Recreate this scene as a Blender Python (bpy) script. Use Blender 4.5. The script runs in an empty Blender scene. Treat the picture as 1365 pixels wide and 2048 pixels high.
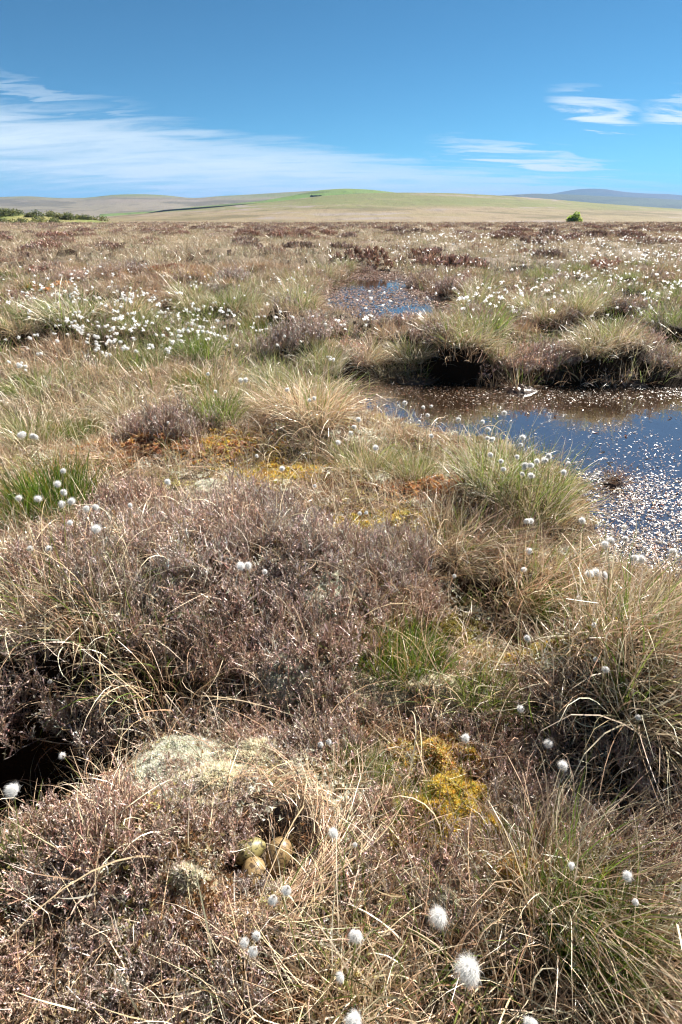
import bpy, math, random
import numpy as np
from mathutils import Vector, Euler

R = math.radians
SC = bpy.context.scene
COL = SC.collection
rng = np.random.default_rng(7)
random.seed(7)

# ------------------------------------------------------------------ camera
CAM_Z, LENS, PITCH = 1.15, 20.0, 27.2
F_PX = LENS / 36.0 * 2048.0
cam_d = bpy.data.cameras.new('camera'); cam = bpy.data.objects.new('camera', cam_d); COL.objects.link(cam)
cam.location = (0, 0, CAM_Z); cam.rotation_euler = (R(90 - PITCH), 0, 0)
cam_d.sensor_fit = 'VERTICAL'; cam_d.sensor_height = 36; cam_d.lens = LENS
cam_d.clip_start = 0.02; cam_d.clip_end = 60000
SC.camera = cam

# ------------------------------------------------------------------ sun + exposure
SUN_AZ, SUN_EL = 46.0, 42.0          # azimuth to the right of the view direction (+Y), elevation
sd = bpy.data.lights.new('sun', 'SUN'); sun = bpy.data.objects.new('sun', sd); COL.objects.link(sun)
sd.energy = 5.0; sd.angle = R(0.53); sd.color = (1.0, 0.945, 0.86)
sun.rotation_euler = (R(90 - SUN_EL), 0, R(180 - SUN_AZ))
SC.view_settings.view_transform = 'Standard'; SC.view_settings.look = 'None'
SC.view_settings.gamma = 1.0; SC.view_settings.use_curve_mapping = False
SC.view_settings.exposure = 1.72
SC.cycles.max_bounces = 3; SC.cycles.diffuse_bounces = 2; SC.cycles.glossy_bounces = 2
SC.cycles.transmission_bounces = 3; SC.cycles.transparent_max_bounces = 8
SC.cycles.volume_bounces = 0
SC.cycles.caustics_reflective = False; SC.cycles.caustics_refractive = False
SC.cycles.use_denoising = True; SC.cycles.use_adaptive_sampling = True; SC.cycles.adaptive_threshold = 0.028; SC.cycles.adaptive_min_samples = 64
SC.cycles.filter_width = 1.2 if hasattr(SC.cycles, 'filter_width') else 1.5

# ------------------------------------------------------------------ world: sky with cirrus
W = bpy.data.worlds.new('World'); SC.world = W; W.use_nodes = True
nt = W.node_tree; nt.nodes.clear()
def N(tree, typ, **kw):
    n = tree.nodes.new(typ)
    for k, v in kw.items():
        setattr(n, k, v)
    return n
def math_node(tree, op, a, b=None, c=None, clamp=False):
    n = tree.nodes.new('ShaderNodeMath'); n.operation = op; n.use_clamp = clamp
    for i, v in enumerate((a, b, c)):
        if v is None: continue
        if isinstance(v, (int, float)): n.inputs[i].default_value = v
        else: tree.links.new(v, n.inputs[i])
    return n.outputs[0]
def maprange(tree, v, a, b, c=0.0, d=1.0, smooth=True):
    n = tree.nodes.new('ShaderNodeMapRange'); n.interpolation_type = 'SMOOTHSTEP' if smooth else 'LINEAR'; n.clamp = True
    tree.links.new(v, n.inputs[0])
    for i, x in zip((1, 2, 3, 4), (a, b, c, d)): n.inputs[i].default_value = x
    return n.outputs[0]
def mixcol(tree, fac, a, b, mode='MIX'):
    n = tree.nodes.new('ShaderNodeMix'); n.data_type = 'RGBA'; n.blend_type = mode
    for i, v in ((0, fac), (6, a), (7, b)):
        if isinstance(v, (int, float)): n.inputs[i].default_value = v
        elif isinstance(v, (tuple, list)): n.inputs[i].default_value = (*v[:3], 1.0)
        else: tree.links.new(v, n.inputs[i])
    return n.outputs[2]
sky = N(nt, 'ShaderNodeTexSky', sky_type='NISHITA', sun_disc=False)
sky.sun_elevation = R(SUN_EL); sky.sun_rotation = R(SUN_AZ)
sky.altitude = 1500; sky.air_density = 0.75; sky.dust_density = 0.1; sky.ozone_density = 2.6
tc = N(nt, 'ShaderNodeTexCoord')
sep = N(nt, 'ShaderNodeSeparateXYZ'); nt.links.new(tc.outputs['Generated'], sep.inputs[0])
az = math_node(nt, 'ARCTAN2', sep.outputs[0], sep.outputs[1])
el = math_node(nt, 'ARCSINE', sep.outputs[2])
# cirrus coordinate: the flat cloud deck overhead, streaks running along one wind direction
den = math_node(nt, 'ADD', math_node(nt, 'MAXIMUM', sep.outputs[2], 0.0), 0.13)
cx = math_node(nt, 'DIVIDE', sep.outputs[0], den); cy = math_node(nt, 'DIVIDE', sep.outputs[1], den)
cv = N(nt, 'ShaderNodeCombineXYZ'); nt.links.new(cx, cv.inputs[0]); nt.links.new(cy, cv.inputs[1])
mp = N(nt, 'ShaderNodeMapping'); mp.inputs['Rotation'].default_value = (0, 0, R(28)); mp.inputs['Scale'].default_value = (0.9, 3.4, 1)
nt.links.new(cv.outputs[0], mp.inputs[0])
nz = N(nt, 'ShaderNodeTexNoise'); nz.inputs['Scale'].default_value = 1.5; nz.inputs['Detail'].default_value = 9; nz.inputs['Roughness'].default_value = 0.62; nz.inputs['Distortion'].default_value = 0.5
nt.links.new(mp.outputs[0], nz.inputs[0])
nz2 = N(nt, 'ShaderNodeTexNoise'); nz2.inputs['Scale'].default_value = 0.45; nz2.inputs['Detail'].default_value = 4
nt.links.new(mp.outputs[0], nz2.inputs[0])
wob = math_node(nt, 'MULTIPLY', math_node(nt, 'SUBTRACT', nz.outputs[0], 0.5), 0.10)
def edge(pts):           # elevation (rad) as a function of azimuth through given (deg, deg) points
    n = nt.nodes.new('ShaderNodeFloatCurve'); c = n.mapping.curves[0]
    nt.links.new(maprange(nt, az, R(-60), R(60), 0, 1, False), n.inputs['Value'])
    while len(c.points) > 2: c.points.remove(c.points[1])
    P = [((a + 60) / 120.0, e / 20.0) for a, e in pts]
    c.points[0].location = P[0]; c.points[-1].location = P[-1]
    for p in P[1:-1]: c.points.new(*p)
    n.mapping.update()
    return math_node(nt, 'MULTIPLY', n.outputs[0], R(20))
top = edge([(-60, 8.2), (-31, 8.2), (-16, 7.2), (0, 5.5), (12, 4.2), (22, 3.0), (60, 1.0)])
bot = edge([(-60, 4.0), (-31, 3.8), (-16, 2.0), (0, 0.9), (12, 0.7), (20, 0.7), (60, 0.3)])
elw = math_node(nt, 'ADD', el, wob)
upper = maprange(nt, math_node(nt, 'SUBTRACT', top, elw), -0.005, 0.034)
lower = maprange(nt, math_node(nt, 'SUBTRACT', elw, bot), -0.03, 0.025, 0.25, 1.0)
band = math_node(nt, 'MULTIPLY', upper, lower)
tex = maprange(nt, math_node(nt, 'ADD', math_node(nt, 'MULTIPLY', nz.outputs[0], 0.6), math_node(nt, 'MULTIPLY', nz2.outputs[0], 0.4)), 0.14, 0.62)
band = math_node(nt, 'MULTIPLY', band, tex)
band = math_node(nt, 'MULTIPLY', band, 0.9)
def wisp(a0, e0, ra, re, slope, amt):
    da = math_node(nt, 'SUBTRACT', az, R(a0))
    de = math_node(nt, 'SUBTRACT', math_node(nt, 'SUBTRACT', elw, R(e0)), math_node(nt, 'MULTIPLY', da, slope))
    q = math_node(nt, 'ADD', math_node(nt, 'POWER', math_node(nt, 'DIVIDE', da, R(ra)), 2.0), math_node(nt, 'POWER', math_node(nt, 'DIVIDE', de, R(re)), 2.0))
    f = maprange(nt, q, 1.0, 0.0)
    t = maprange(nt, nz.outputs[0], 0.3, 0.58)
    return math_node(nt, 'MULTIPLY', math_node(nt, 'MULTIPLY', f, t), amt)
clouds = band
for args in ((20.2, 7.7, 4.2, 0.95, -0.22, 0.9), (27.0, 7.3, 3.9, 0.9, -0.08, 0.9), (15.5, 4.6, 9.0, 0.9, -0.14, 0.9), (-27.5, 13.9, 2.2, 0.16, -0.2, 0.4), (-24, 8.6, 10, 0.5, -0.12, 0.35), (40, 7, 9, 1.0, -0.15, 0.6)):
    clouds = math_node(nt, 'MAXIMUM', clouds, wisp(*args))
gm_ = N(nt, 'ShaderNodeGamma'); gm_.inputs[1].default_value = 1.3
nt.links.new(mixcol(nt, 1.0, sky.outputs[0], (0.25, 0.25, 0.25), 'MULTIPLY'), gm_.inputs[0])
sky_t = mixcol(nt, 1.0, gm_.outputs[0], (1.30, 2.40, 2.15), 'MULTIPLY')
skyc = mixcol(nt, clouds, sky_t, (6.2, 6.9, 7.0))
bg = N(nt, 'ShaderNodeBackground'); bg.inputs['Strength'].default_value = 0.05
nt.links.new(skyc, bg.inputs[0])
wo = N(nt, 'ShaderNodeOutputWorld'); nt.links.new(bg.outputs[0], wo.inputs[0])

# ------------------------------------------------------------------ pixel rays to ground points
cp, sp = math.cos(R(PITCH)), math.sin(R(PITCH))
def at(u, v, z=0.0):
    """point of the plane at height z that lies on the sight line through photograph pixel (u, v)"""
    a = (u - 682.5) / F_PX; b = -(v - 1024.0) / F_PX
    d = np.array([a, cp + sp * b, -sp + cp * b])
    t = (z - CAM_Z) / d[2]
    return np.array([a * t, d[1] * t, z])
def elev(v):   # elevation angle of an image row at the centre column
    return math.atan2(-(v - 1024.0), F_PX) - R(PITCH)

# ------------------------------------------------------------------ numeric noise
_lat = np.random.default_rng(3).random((256, 256))
def vnoise(x, y):
    xi = np.floor(x).astype(int); yi = np.floor(y).astype(int); fx = x - xi; fy = y - yi
    fx = fx * fx * (3 - 2 * fx); fy = fy * fy * (3 - 2 * fy)
    a = _lat[xi % 256, yi % 256]; b = _lat[(xi + 1) % 256, yi % 256]; c = _lat[xi % 256, (yi + 1) % 256]; d = _lat[(xi + 1) % 256, (yi + 1) % 256]
    return (a * (1 - fx) + b * fx) * (1 - fy) + (c * (1 - fx) + d * fx) * fy
def fbm(x, y, o=4):
    s = 0; a = 0.5; t = 0
    for i in range(o):
        s = s + a * vnoise(x + 17.3 * i, y + 9.1 * i); t += a; a *= 0.5; x = x * 2.03; y = y * 2.03
    return s / t
def sstep(a, b, x):
    t = np.clip((x - a) / (b - a), 0, 1); return t * t * (3 - 2 * t)

# ------------------------------------------------------------------ terrain
WATER, WATER2 = -0.14, -0.015
def poly(pix, extra=(), z=WATER):
    return np.array([at(u, v, z)[:2] for u, v in pix] + list(extra))
POOL1 = poly([(618, 772), (700, 748), (800, 750), (900, 765), (1010, 772), (1120, 772), (1250, 772), (1400, 776)],
             [(6.5, 4.9), (6.5, 2.0), (2.6, 1.75)])
POOL1 = np.vstack([POOL1, poly([(1400, 1185), (1290, 1180), (1205, 1150), (1175, 1070), (1150, 1000), (1090, 955), (980, 915), (870, 893), (770, 868), (725, 835), (660, 795)])])
POOL2 = poly([(660, 566), (735, 542), (805, 543), (830, 560), (868, 590), (935, 612), (920, 648), (770, 655), (650, 645), (628, 604)], (), WATER2)
def sdf(P, x, y):
    shp = np.shape(x); x = np.ravel(x); y = np.ravel(y)
    d = np.full(x.shape, 1e18); ins = np.zeros(x.shape, bool)
    n = len(P)
    for i in range(n):
        ax, ay = P[i]; bx, by = P[(i + 1) % n]
        ex, ey = bx - ax, by - ay; wx, wy = x - ax, y - ay
        t = np.clip((wx * ex + wy * ey) / (ex * ex + ey * ey), 0, 1)
        d = np.minimum(d, (wx - ex * t) ** 2 + (wy - ey * t) ** 2)
        c = ((ay > y) != (by > y)); xx = np.where(c, (bx - ax) * (y - ay) / np.where(by == ay, 1e-9, by - ay) + ax, 0)
        ins ^= c & (x < xx)
    d = np.sqrt(d); return np.where(ins, -d, d).reshape(shp)
def blob(u, v, ru, rv, z=0.0):
    c = at(u, v, z); e = at(u + ru, v, z); a = at(u, v - rv, z); b = at(u, v + rv, z)
    return c[0], c[1], abs(e[0] - c[0]), abs(a[1] - b[1]) / 2
def bl(B, x, y, k=1.0):
    cx_, cy_, rx, ry = B
    return np.exp(-k * (((x - cx_) / rx) ** 2 + ((y - cy_) / ry) ** 2))
NEST = at(530, 1700, 0.03)[:2]
# hummocks and hollows of the near bog: pixel blob, height
HUMPS = [(*blob(420, 1140, 330, 95), 0.17), (*blob(300, 1400, 210, 40), -0.10), (*blob(560, 1420, 160, 40), -0.06), (*blob(1090, 1540, 130, 90), -0.10), (*blob(1020, 1085, 120, 25), -0.07), (*blob(960, 1190, 90, 30), -0.08), (*blob(640, 925, 120, 20), -0.05), (*blob(830, 1420, 90, 30), -0.05), (*blob(1250, 1620, 110, 70), -0.08), (*blob(250, 1700, 260, 150), 0.07), (*blob(520, 1720, 200, 170), 0.05),
         (*blob(620, 850, 130, 50), 0.17), (*blob(360, 860, 110, 45), 0.10), (*blob(1030, 1000, 130, 75), 0.16),
         (*blob(960, 1110, 150, 70), 0.05), (*blob(1280, 1380, 150, 170), 0.15), (*blob(1180, 1850, 160, 140), 0.08),
         (*blob(1050, 1260, 140, 60), -0.10), (*blob(700, 1080, 120, 40), -0.06), (*blob(930, 1600, 150, 130), 0.02), (*blob(560, 945, 110, 30), -0.06),
         (*blob(300, 910, 220, 30), 0.03), (*blob(160, 1260, 150, 70), 0.06), (*blob(300, 720, 200, 40), 0.04),
         (*blob(620, 690, 90, 20), 0.08), (*blob(1000, 700, 260, 20), 0.03), (*blob(800, 668, 220, 22), -0.06), (*blob(1300, 680, 130, 30), 0.10)]
HOLE = blob(0, 1525, 175, 115, -0.1)
def H(x, y):
    x = np.asarray(x, float); y = np.asarray(y, float)
    dist = np.sqrt(x * x + y * y)
    h = (fbm(x * 1.15 + 40, y * 1.15 + 40, 4) - 0.5) * (0.15 + 0.22 * sstep(2.5, 6, dist))
    h += (fbm(x * 0.23 + 10, y * 0.23 + 77, 3) - 0.5) * 0.30 * sstep(5, 14, dist)
    h += (sstep(0.40, 0.66, fbm(x * 1.7 + 3, y * 1.7 + 8, 2)) - 0.4) * 0.27 * sstep(3.2, 6.5, dist)
    h += (fbm(x * 6, y * 6, 2) - 0.5) * 0.035
    for b in HUMPS: h = h + bl(b[:4], x, y) * b[4]
    h -= 0.62 * bl(HOLE, x, y, 1.0) ** 0.8
    r2 = (x - NEST[0]) ** 2 + (y - NEST[1]) ** 2
    w = np.exp(-r2 / 0.16 ** 2); h = h * (1 - w) + 0.06 * w
    h -= 0.075 * np.exp(-(r2 / 0.095 ** 2) ** 1.5)
    near = (dist < 16)
    if np.any(near):
        s1 = sdf(POOL1, x, y); s2 = sdf(POOL2, x, y)
        ed = (fbm(x * 5, y * 5, 3) - 0.5) * 0.16
        for s, bank, wl in ((s1 + ed, 0.10, WATER), (s2 + ed * 1.5, 0.16, WATER2)):
            k = sstep(bank, -0.12, s)
            h = np.maximum(h, wl + 0.06 + 0.08 * sstep(0, 0.3, s) - 0.5 * sstep(0.35, 0.9, s))
            h = h * (1 - k) + (wl - 0.10) * k
    return h

def mesh_obj(name, verts, faces, mat=None, parent=None, cols=None, smooth=False, link=True):
    me = bpy.data.meshes.new(name); me.from_pydata([tuple(v) for v in verts] if not isinstance(verts, np.ndarray) else verts.tolist(), [], faces if isinstance(faces, list) else faces.tolist())
    if cols is not None:
        a = me.color_attributes.new('Col', 'FLOAT_COLOR', 'POINT')
        c4 = np.ones((len(me.vertices), 4), np.float32); c4[:, :3] = cols; a.data.foreach_set('color', c4.ravel())
    if smooth: me.polygons.foreach_set('use_smooth', np.ones(len(me.polygons), bool))
    if mat: me.materials.append(mat)
    o = bpy.data.objects.new(name, me)
    if link: COL.objects.link(o)
    if parent: o.parent = parent
    return o
def tag(o, label, cat=None, group=None, kind=None):
    o['label'] = label
    if cat: o['category'] = cat
    if group: o['group'] = group
    if kind: o['kind'] = kind
    return o

# ------------------------------------------------------------------ materials
def new_mat(name):
    m = bpy.data.materials.new(name); m.use_nodes = True; t = m.node_tree; t.nodes.clear()
    return m, t, N(t, 'ShaderNodeOutputMaterial')
def noise(t, vec, scale, detail=4, rough=0.55, dist=0.0):
    n = N(t, 'ShaderNodeTexNoise'); n.inputs['Scale'].default_value = scale; n.inputs['Detail'].default_value = detail
    n.inputs['Roughness'].default_value = rough; n.inputs['Distortion'].default_value = dist
    if vec is not None: t.links.new(vec, n.inputs[0])
    return n.outputs[0]
def plant_mat(name, trans=0.38, rough=0.5, spec=0.35, vary=0.28, tint=(1, 1, 1), gain=1.0, hue=0.0):
    m, t, out = new_mat(name)
    at_ = N(t, 'ShaderNodeAttribute'); at_.attribute_name = 'Col'
    oi = N(t, 'ShaderNodeObjectInfo')
    g = math_node(t, 'MULTIPLY_ADD', oi.outputs['Random'], vary, (1.0 - vary / 2) * gain)
    cb = N(t, 'ShaderNodeCombineColor')
    h2 = math_node(t, 'SUBTRACT', math_node(t, 'FRACT', math_node(t, 'MULTIPLY', oi.outputs['Random'], 17.31)), 0.35)
    for i in range(3): t.links.new(math_node(t, 'MULTIPLY', g, math_node(t, 'MULTIPLY_ADD', h2, hue * (1.0, -0.15, -0.75)[i], tint[i])), cb.inputs[i])
    c = mixcol(t, 1.0, at_.outputs['Color'], cb.outputs[0], 'MULTIPLY')
    p = N(t, 'ShaderNodeBsdfPrincipled'); t.links.new(c, p.inputs['Base Color'])
    p.inputs['Roughness'].default_value = rough; p.inputs['Specular IOR Level'].default_value = spec
    tr = N(t, 'ShaderNodeBsdfTranslucent'); t.links.new(c, tr.inputs[0])
    mx = N(t, 'ShaderNodeMixShader'); mx.inputs[0].default_value = trans
    t.links.new(p.outputs[0], mx.inputs[1]); t.links.new(tr.outputs[0], mx.inputs[2]); t.links.new(mx.outputs[0], out.inputs[0])
    return m
M = {}
M['straw'] = plant_mat('dry_grass', 0.20, 0.38, 0.6, 0.3, hue=0.11)
M['green'] = plant_mat('green_grass', 0.40, 0.4, 0.45)
M['heather'] = plant_mat('heather_twigs', 0.10, 0.40, 0.65, 0.4, gain=1.06, hue=0.17)
M['moss'] = plant_mat('moss', 0.45, 0.55, 0.4, 0.1)
M['lichen'] = plant_mat('lichen', 0.55, 0.6, 0.3, 0.05)
M['cotton'] = plant_mat('cotton_fluff', 0.62, 0.7, 0.1, 0.06)
M['leaf'] = plant_mat('bush_leaf', 0.55, 0.45, 0.4)
M['wet_leaf'] = plant_mat('wet_leaf', 0.05, 0.38, 0.85, 0.2)

def ground_mat():
    m, t, out = new_mat('bog_ground')
    g = N(t, 'ShaderNodeNewGeometry'); P = g.outputs['Position']
    n1 = noise(t, P, 9, 6, 0.65); n2 = noise(t, P, 70, 4, 0.6); n3 = noise(t, P, 0.35, 5, 0.6, 0.4)
    litter = mixcol(t, maprange(t, n1, 0.35, 0.65), (0.035, 0.024, 0.016), (0.10, 0.07, 0.042))
    litter = mixcol(t, maprange(t, n2, 0.42, 0.68), litter, (0.15, 0.11, 0.07))
    # far flat: bleached grass with dark heather patches
    mpn = N(t, 'ShaderNodeMapping'); mpn.inputs['Scale'].default_value = (0.12, 0.05, 1); t.links.new(P, mpn.inputs[0])
    f1 = noise(t, mpn.outputs[0], 1.0, 7, 0.65, 0.3)
    far = mixcol(t, maprange(t, n3, 0.35, 0.62), (0.16, 0.12, 0.075), (0.21, 0.165, 0.105))
    far = mixcol(t, maprange(t, f1, 0.52, 0.6), far, (0.13, 0.085, 0.065))
    sp_ = N(t, 'ShaderNodeSeparateXYZ'); t.links.new(P, sp_.inputs[0])
    col = mixcol(t, maprange(t, sp_.outputs[1], 9, 35), litter, far)
    # bare wet peat below the waterline level
    wet = maprange(t, sp_.outputs[2], -0.06, -0.11)
    nz_ = N(t, 'ShaderNodeSeparateXYZ'); t.links.new(g.outputs['True Normal'], nz_.inputs[0])
    steep = math_node(t, 'MAXIMUM', wet, maprange(t, nz_.outputs[2], 0.86, 0.70))
    col = mixcol(t, steep, col, (0.022, 0.014, 0.009))
    p = N(t, 'ShaderNodeBsdfPrincipled'); t.links.new(col, p.inputs['Base Color'])
    p.inputs['Roughness'].default_value = 0.85; t.links.new(math_node(t, 'MULTIPLY_ADD', steep, -0.25, 0.3), p.inputs['Specular IOR Level'])
    b = N(t, 'ShaderNodeBump'); b.inputs['Strength'].default_value = 0.6; b.inputs['Distance'].default_value = 0.02
    t.links.new(n2, b.inputs['Height']); t.links.new(b.outputs[0], p.inputs['Normal'])
    t.links.new(p.outputs[0], out.inputs[0]); return m
M['ground'] = ground_mat()
def water_mat():
    m, t, out = new_mat('peaty_water')
    g = N(t, 'ShaderNodeNewGeometry')
    p = N(t, 'ShaderNodeBsdfPrincipled'); p.inputs['Base Color'].default_value = (0.03, 0.018, 0.011, 1)
    p.inputs['Roughness'].default_value = 0.03; p.inputs['IOR'].default_value = 5.0
    b = N(t, 'ShaderNodeBump'); b.inputs['Strength'].default_value = 0.10; b.inputs['Distance'].default_value = 0.02
    t.links.new(noise(t, g.outputs['Position'], 6, 3, 0.5), b.inputs['Height']); t.links.new(b.outputs[0], p.inputs['Normal'])
    t.links.new(p.outputs[0], out.inputs[0]); return m
M['water'] = water_mat()

# ------------------------------------------------------------------ ground sheet
def ground_sheet():
    ys = [-1.6]
    while ys[-1] < 15000: ys.append(ys[-1] + max(0.022, 0.024 * abs(ys[-1])))
    ys = np.array(ys); s = np.linspace(-1, 1, 331); s = np.sign(s) * np.abs(s) ** 1.6
    X = s[None, :] * (4.5 + 1.3 * np.maximum(ys, 0))[:, None]; Y = np.repeat(ys[:, None], len(s), 1)
    Z = H(X, Y); Z = np.where(Y > 260, np.minimum(Z, 0) - 0.3, Z)
    V = np.stack([X, Y, Z], -1).reshape(-1, 3); nr, nc = X.shape
    i = np.arange(nr - 1)[:, None] * nc + np.arange(nc - 1)[None, :]; i = i.ravel()
    F = np.stack([i, i + 1, i + nc + 1, i + nc], -1)
    o = mesh_obj('ground', V, F, M['ground'], smooth=True)
    return tag(o, 'hummocky peat bog floor under the grass and heather', kind='structure')
ground_sheet()
def water(name, P, label, WATER=WATER):
    lo = P.min(0) - 0.5; hi = P.max(0) + 0.5
    o = mesh_obj(name, np.array([[lo[0], lo[1], WATER], [hi[0], lo[1], WATER], [hi[0], hi[1], WATER], [lo[0], hi[1], WATER]]), [[0, 1, 2, 3]], M['water'])
    tag(o, label, kind='structure')
water('pool_water', POOL1, 'blue reflecting bog pool at the right with floating dead leaves')
water('pool_water', POOL2, 'small far bog pool in the middle distance full of brown leaves', WATER2)

# ------------------------------------------------------------------ hills
def hill_mat(name, base, alt, greens=(), scale=0.01, grey=None, top=None):
    """rough pasture; greens = list of (x, y, rx, ry, colour) improved fields lying on the slope"""
    m, t, out = new_mat(name)
    g = N(t, 'ShaderNodeNewGeometry'); P = g.outputs['Position']
    n1 = noise(t, P, scale, 6, 0.6, 0.3); mp3 = N(t, 'ShaderNodeMapping'); mp3.inputs['Scale'].default_value = (scale * 16, scale * 2.2, scale * 30); t.links.new(P, mp3.inputs[0])
    n2 = noise(t, mp3.outputs[0], 1.0, 7, 0.75)
    mp2 = N(t, 'ShaderNodeMapping'); mp2.inputs['Scale'].default_value = (scale * 1.6, scale * 0.9, scale * 22); t.links.new(P, mp2.inputs[0])
    n3 = noise(t, mp2.outputs[0], 1.0, 6, 0.65, 0.4)
    c = mixcol(t, maprange(t, n1, 0.4, 0.62), base, alt)
    c = mixcol(t, maprange(t, n3, 0.50, 0.62), c, tuple(v * 0.66 for v in alt))
    if top: 
        sz_ = N(t, 'ShaderNodeSeparateXYZ'); t.links.new(P, sz_.inputs[0])
        hh = math_node(t, 'ADD', sz_.outputs[2], math_node(t, 'MULTIPLY', math_node(t, 'SUBTRACT', n1, 0.5), top[2]))
        c = mixcol(t, maprange(t, hh, top[0], top[1]), c, mixcol(t, maprange(t, n3, 0.42, 0.6), top[3], top[4]))
    if grey: c = mixcol(t, maprange(t, n3, 0.45, 0.36), c, grey)
    c = mixcol(t, math_node(t, 'MULTIPLY', maprange(t, n2, 0.50, 0.72), 0.75), c, tuple(v * 0.45 for v in base))
    sp_ = N(t, 'ShaderNodeSeparateXYZ'); t.links.new(P, sp_.inputs[0])
    for (x, y, rx, ry, col) in greens:
        q = math_node(t, 'ADD', math_node(t, 'POWER', math_node(t, 'DIVIDE', math_node(t, 'SUBTRACT', sp_.outputs[0], x), rx), 2.0),
                      math_node(t, 'POWER', math_node(t, 'DIVIDE', math_node(t, 'SUBTRACT', sp_.outputs[1], y), ry), 2.0))
        q = math_node(t, 'ADD', q, math_node(t, 'MULTIPLY', math_node(t, 'SUBTRACT', n1, 0.5), 1.6))
        c = mixcol(t, math_node(t, 'MULTIPLY', maprange(t, q, 1.1, 0.7), 0.9), c, col)
    p = N(t, 'ShaderNodeBsdfPrincipled'); t.links.new(c, p.inputs['Base Color']); p.inputs['Roughness'].default_value = 0.9; p.inputs['Specular IOR Level'].default_value = 0.1
    b = N(t, 'ShaderNodeBump'); b.inputs['Strength'].default_value = 0.5; b.inputs['Distance'].default_value = 0.02 / scale
    t.links.new(n2, b.inputs['Height']); t.links.new(b.outputs[0], p.inputs['Normal'])
    t.links.new(p.outputs[0], out.inputs[0]); return m
HZ = 438.0
def crest(pts, dist):
    """world x and crest height at a given distance for silhouette points (u, v)"""
    xs, zs = [], []
    for u, v in pts:
        a = (u - 682.5) / F_PX; b = -(v - 1024.0) / F_PX
        d = np.array([a, cp + sp * b, -sp + cp * b]); t = dist / d[1]
        xs.append(a * t); zs.append(CAM_Z + d[2] * t)
    return np.array(xs), np.array(zs)
def hill(name, pts, y0, yc, y1, mat, label, nx=260, ny=70, rough=0.02, power=1.0, seed=0):
    xs, zs = crest(pts, yc); o_ = np.argsort(xs); xs, zs = xs[o_], zs[o_]
    X1 = np.linspace(xs[0], xs[-1], nx); Zc = np.interp(X1, xs, zs)
    k = np.hanning(9); k /= k.sum(); Zc = np.convolve(np.pad(Zc, 4, 'edge'), k, 'valid')
    Y1 = np.concatenate([np.linspace(y0, yc, ny), np.linspace(yc, y1, ny // 3)[1:]])
    X, Y = np.meshgrid(X1, Y1); X = X * (Y / yc)
    s = np.where(Y <= yc, np.clip((Y - y0) / (yc - y0), 0, 1) ** power, np.cos(np.clip((Y - yc) / (y1 - yc), 0, 1) * math.pi / 2))
    s = np.where(Y <= yc, s ** 1.75, s)
    top_ = Zc[None, :] + 0.6
    Z = -0.6 + top_ * s + (fbm(X / (yc * 0.06) + seed, Y / (yc * 0.06) + seed, 5) - 0.5) * rough * yc * np.sin(np.clip((Y - y0) / (yc - y0), 0, 1) * math.pi)
    V = np.stack([X, Y, Z], -1).reshape(-1, 3); nr, nc = X.shape
    i = (np.arange(nr - 1)[:, None] * nc + np.arange(nc - 1)[None, :]).ravel()
    o = mesh_obj(name, V, np.stack([i, i + 1, i + nc + 1, i + nc], -1), mat, smooth=True)
    tag(o, label, kind='structure')
    from bisect import bisect
    def zat(x, y):
        ix = np.clip(np.searchsorted(X1, x * yc / y), 0, nx - 1); iy = np.clip(np.searchsorted(Y1, y), 0, len(Y1) - 1); return Z[iy, ix]
    return zat
GRN = (0.13, 0.21, 0.045)
m_near = hill_mat('moor_slope', (0.20, 0.155, 0.10), (0.18, 0.15, 0.082), (), 0.006, (0.20, 0.17, 0.15), (9, 15, 12, (0.145, 0.14, 0.062), (0.12, 0.13, 0.05)))
m_left = hill_mat('left_fell', (0.185, 0.155, 0.115), (0.165, 0.145, 0.095), (), 0.0016, None, (68, 95, 30, (0.12, 0.145, 0.055), (0.15, 0.145, 0.075)))
m_green = hill_mat('green_fell', (0.115, 0.185, 0.04), (0.13, 0.17, 0.055), (), 0.004)
m_far = hill_mat('far_fell', (0.085, 0.085, 0.05), (0.065, 0.085, 0.045), (), 0.0006)
z_near = hill('moor_hill', [(-900, 446), (-300, 446), (60, 444), (200, 434), (300, 426), (420, 416), (560, 402), (640, 392), (720, 387), (800, 385), (900, 386), (1000, 391), (1100, 398), (1200, 407), (1300, 414), (1365, 418), (1500, 425), (1700, 434), (2000, 442), (2400, 446)],
              230, 950, 1500, m_near, 'long low brown moorland hill across the middle of the horizon', 320, 90, 0.004, 1.05, 5)
z_green = hill('green_hill', [(200, 432), (330, 420), (420, 411), (520, 402), (580, 392), (640, 380), (690, 377), (740, 379), (800, 386), (900, 400), (1000, 415)],
               1000, 1500, 2100, m_green, 'green rounded hilltop showing above the brown moorland hill', 160, 50, 0.004, 1.0, 9)
z_left = hill('left_fell', [(-1200, 400), (-500, 398), (-150, 395), (0, 394), (60, 392), (110, 396), (170, 396), (230, 389), (290, 388), (340, 391), (385, 397), (440, 392), (500, 389), (580, 384), (640, 381), (700, 384), (900, 400), (1100, 425)],
              1300, 2800, 4000, m_left, 'long pale fell with two low summits at the left of the horizon', 260, 70, 0.006, 1.0, 21)
z_mid = hill('wooded_ridge', [(900, 396), (1000, 391), (1070, 387), (1140, 389), (1220, 393), (1300, 396), (1365, 400), (1500, 404), (1900, 412)],
             3500, 5200, 7000, m_far, 'low green ridge in front of the blue hill at the right', 160, 50, 0.003, 1.0, 33)
z_far = hill('blue_hill', [(900, 402), (1040, 393), (1100, 388), (1150, 379), (1180, 377), (1210, 378), (1250, 384), (1290, 387), (1340, 388), (1365, 391), (1450, 396), (1800, 405)],
             7000, 9500, 13000, m_far, 'distant blue hill with a domed summit at the right', 160, 40, 0.003, 1.0, 44)

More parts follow.
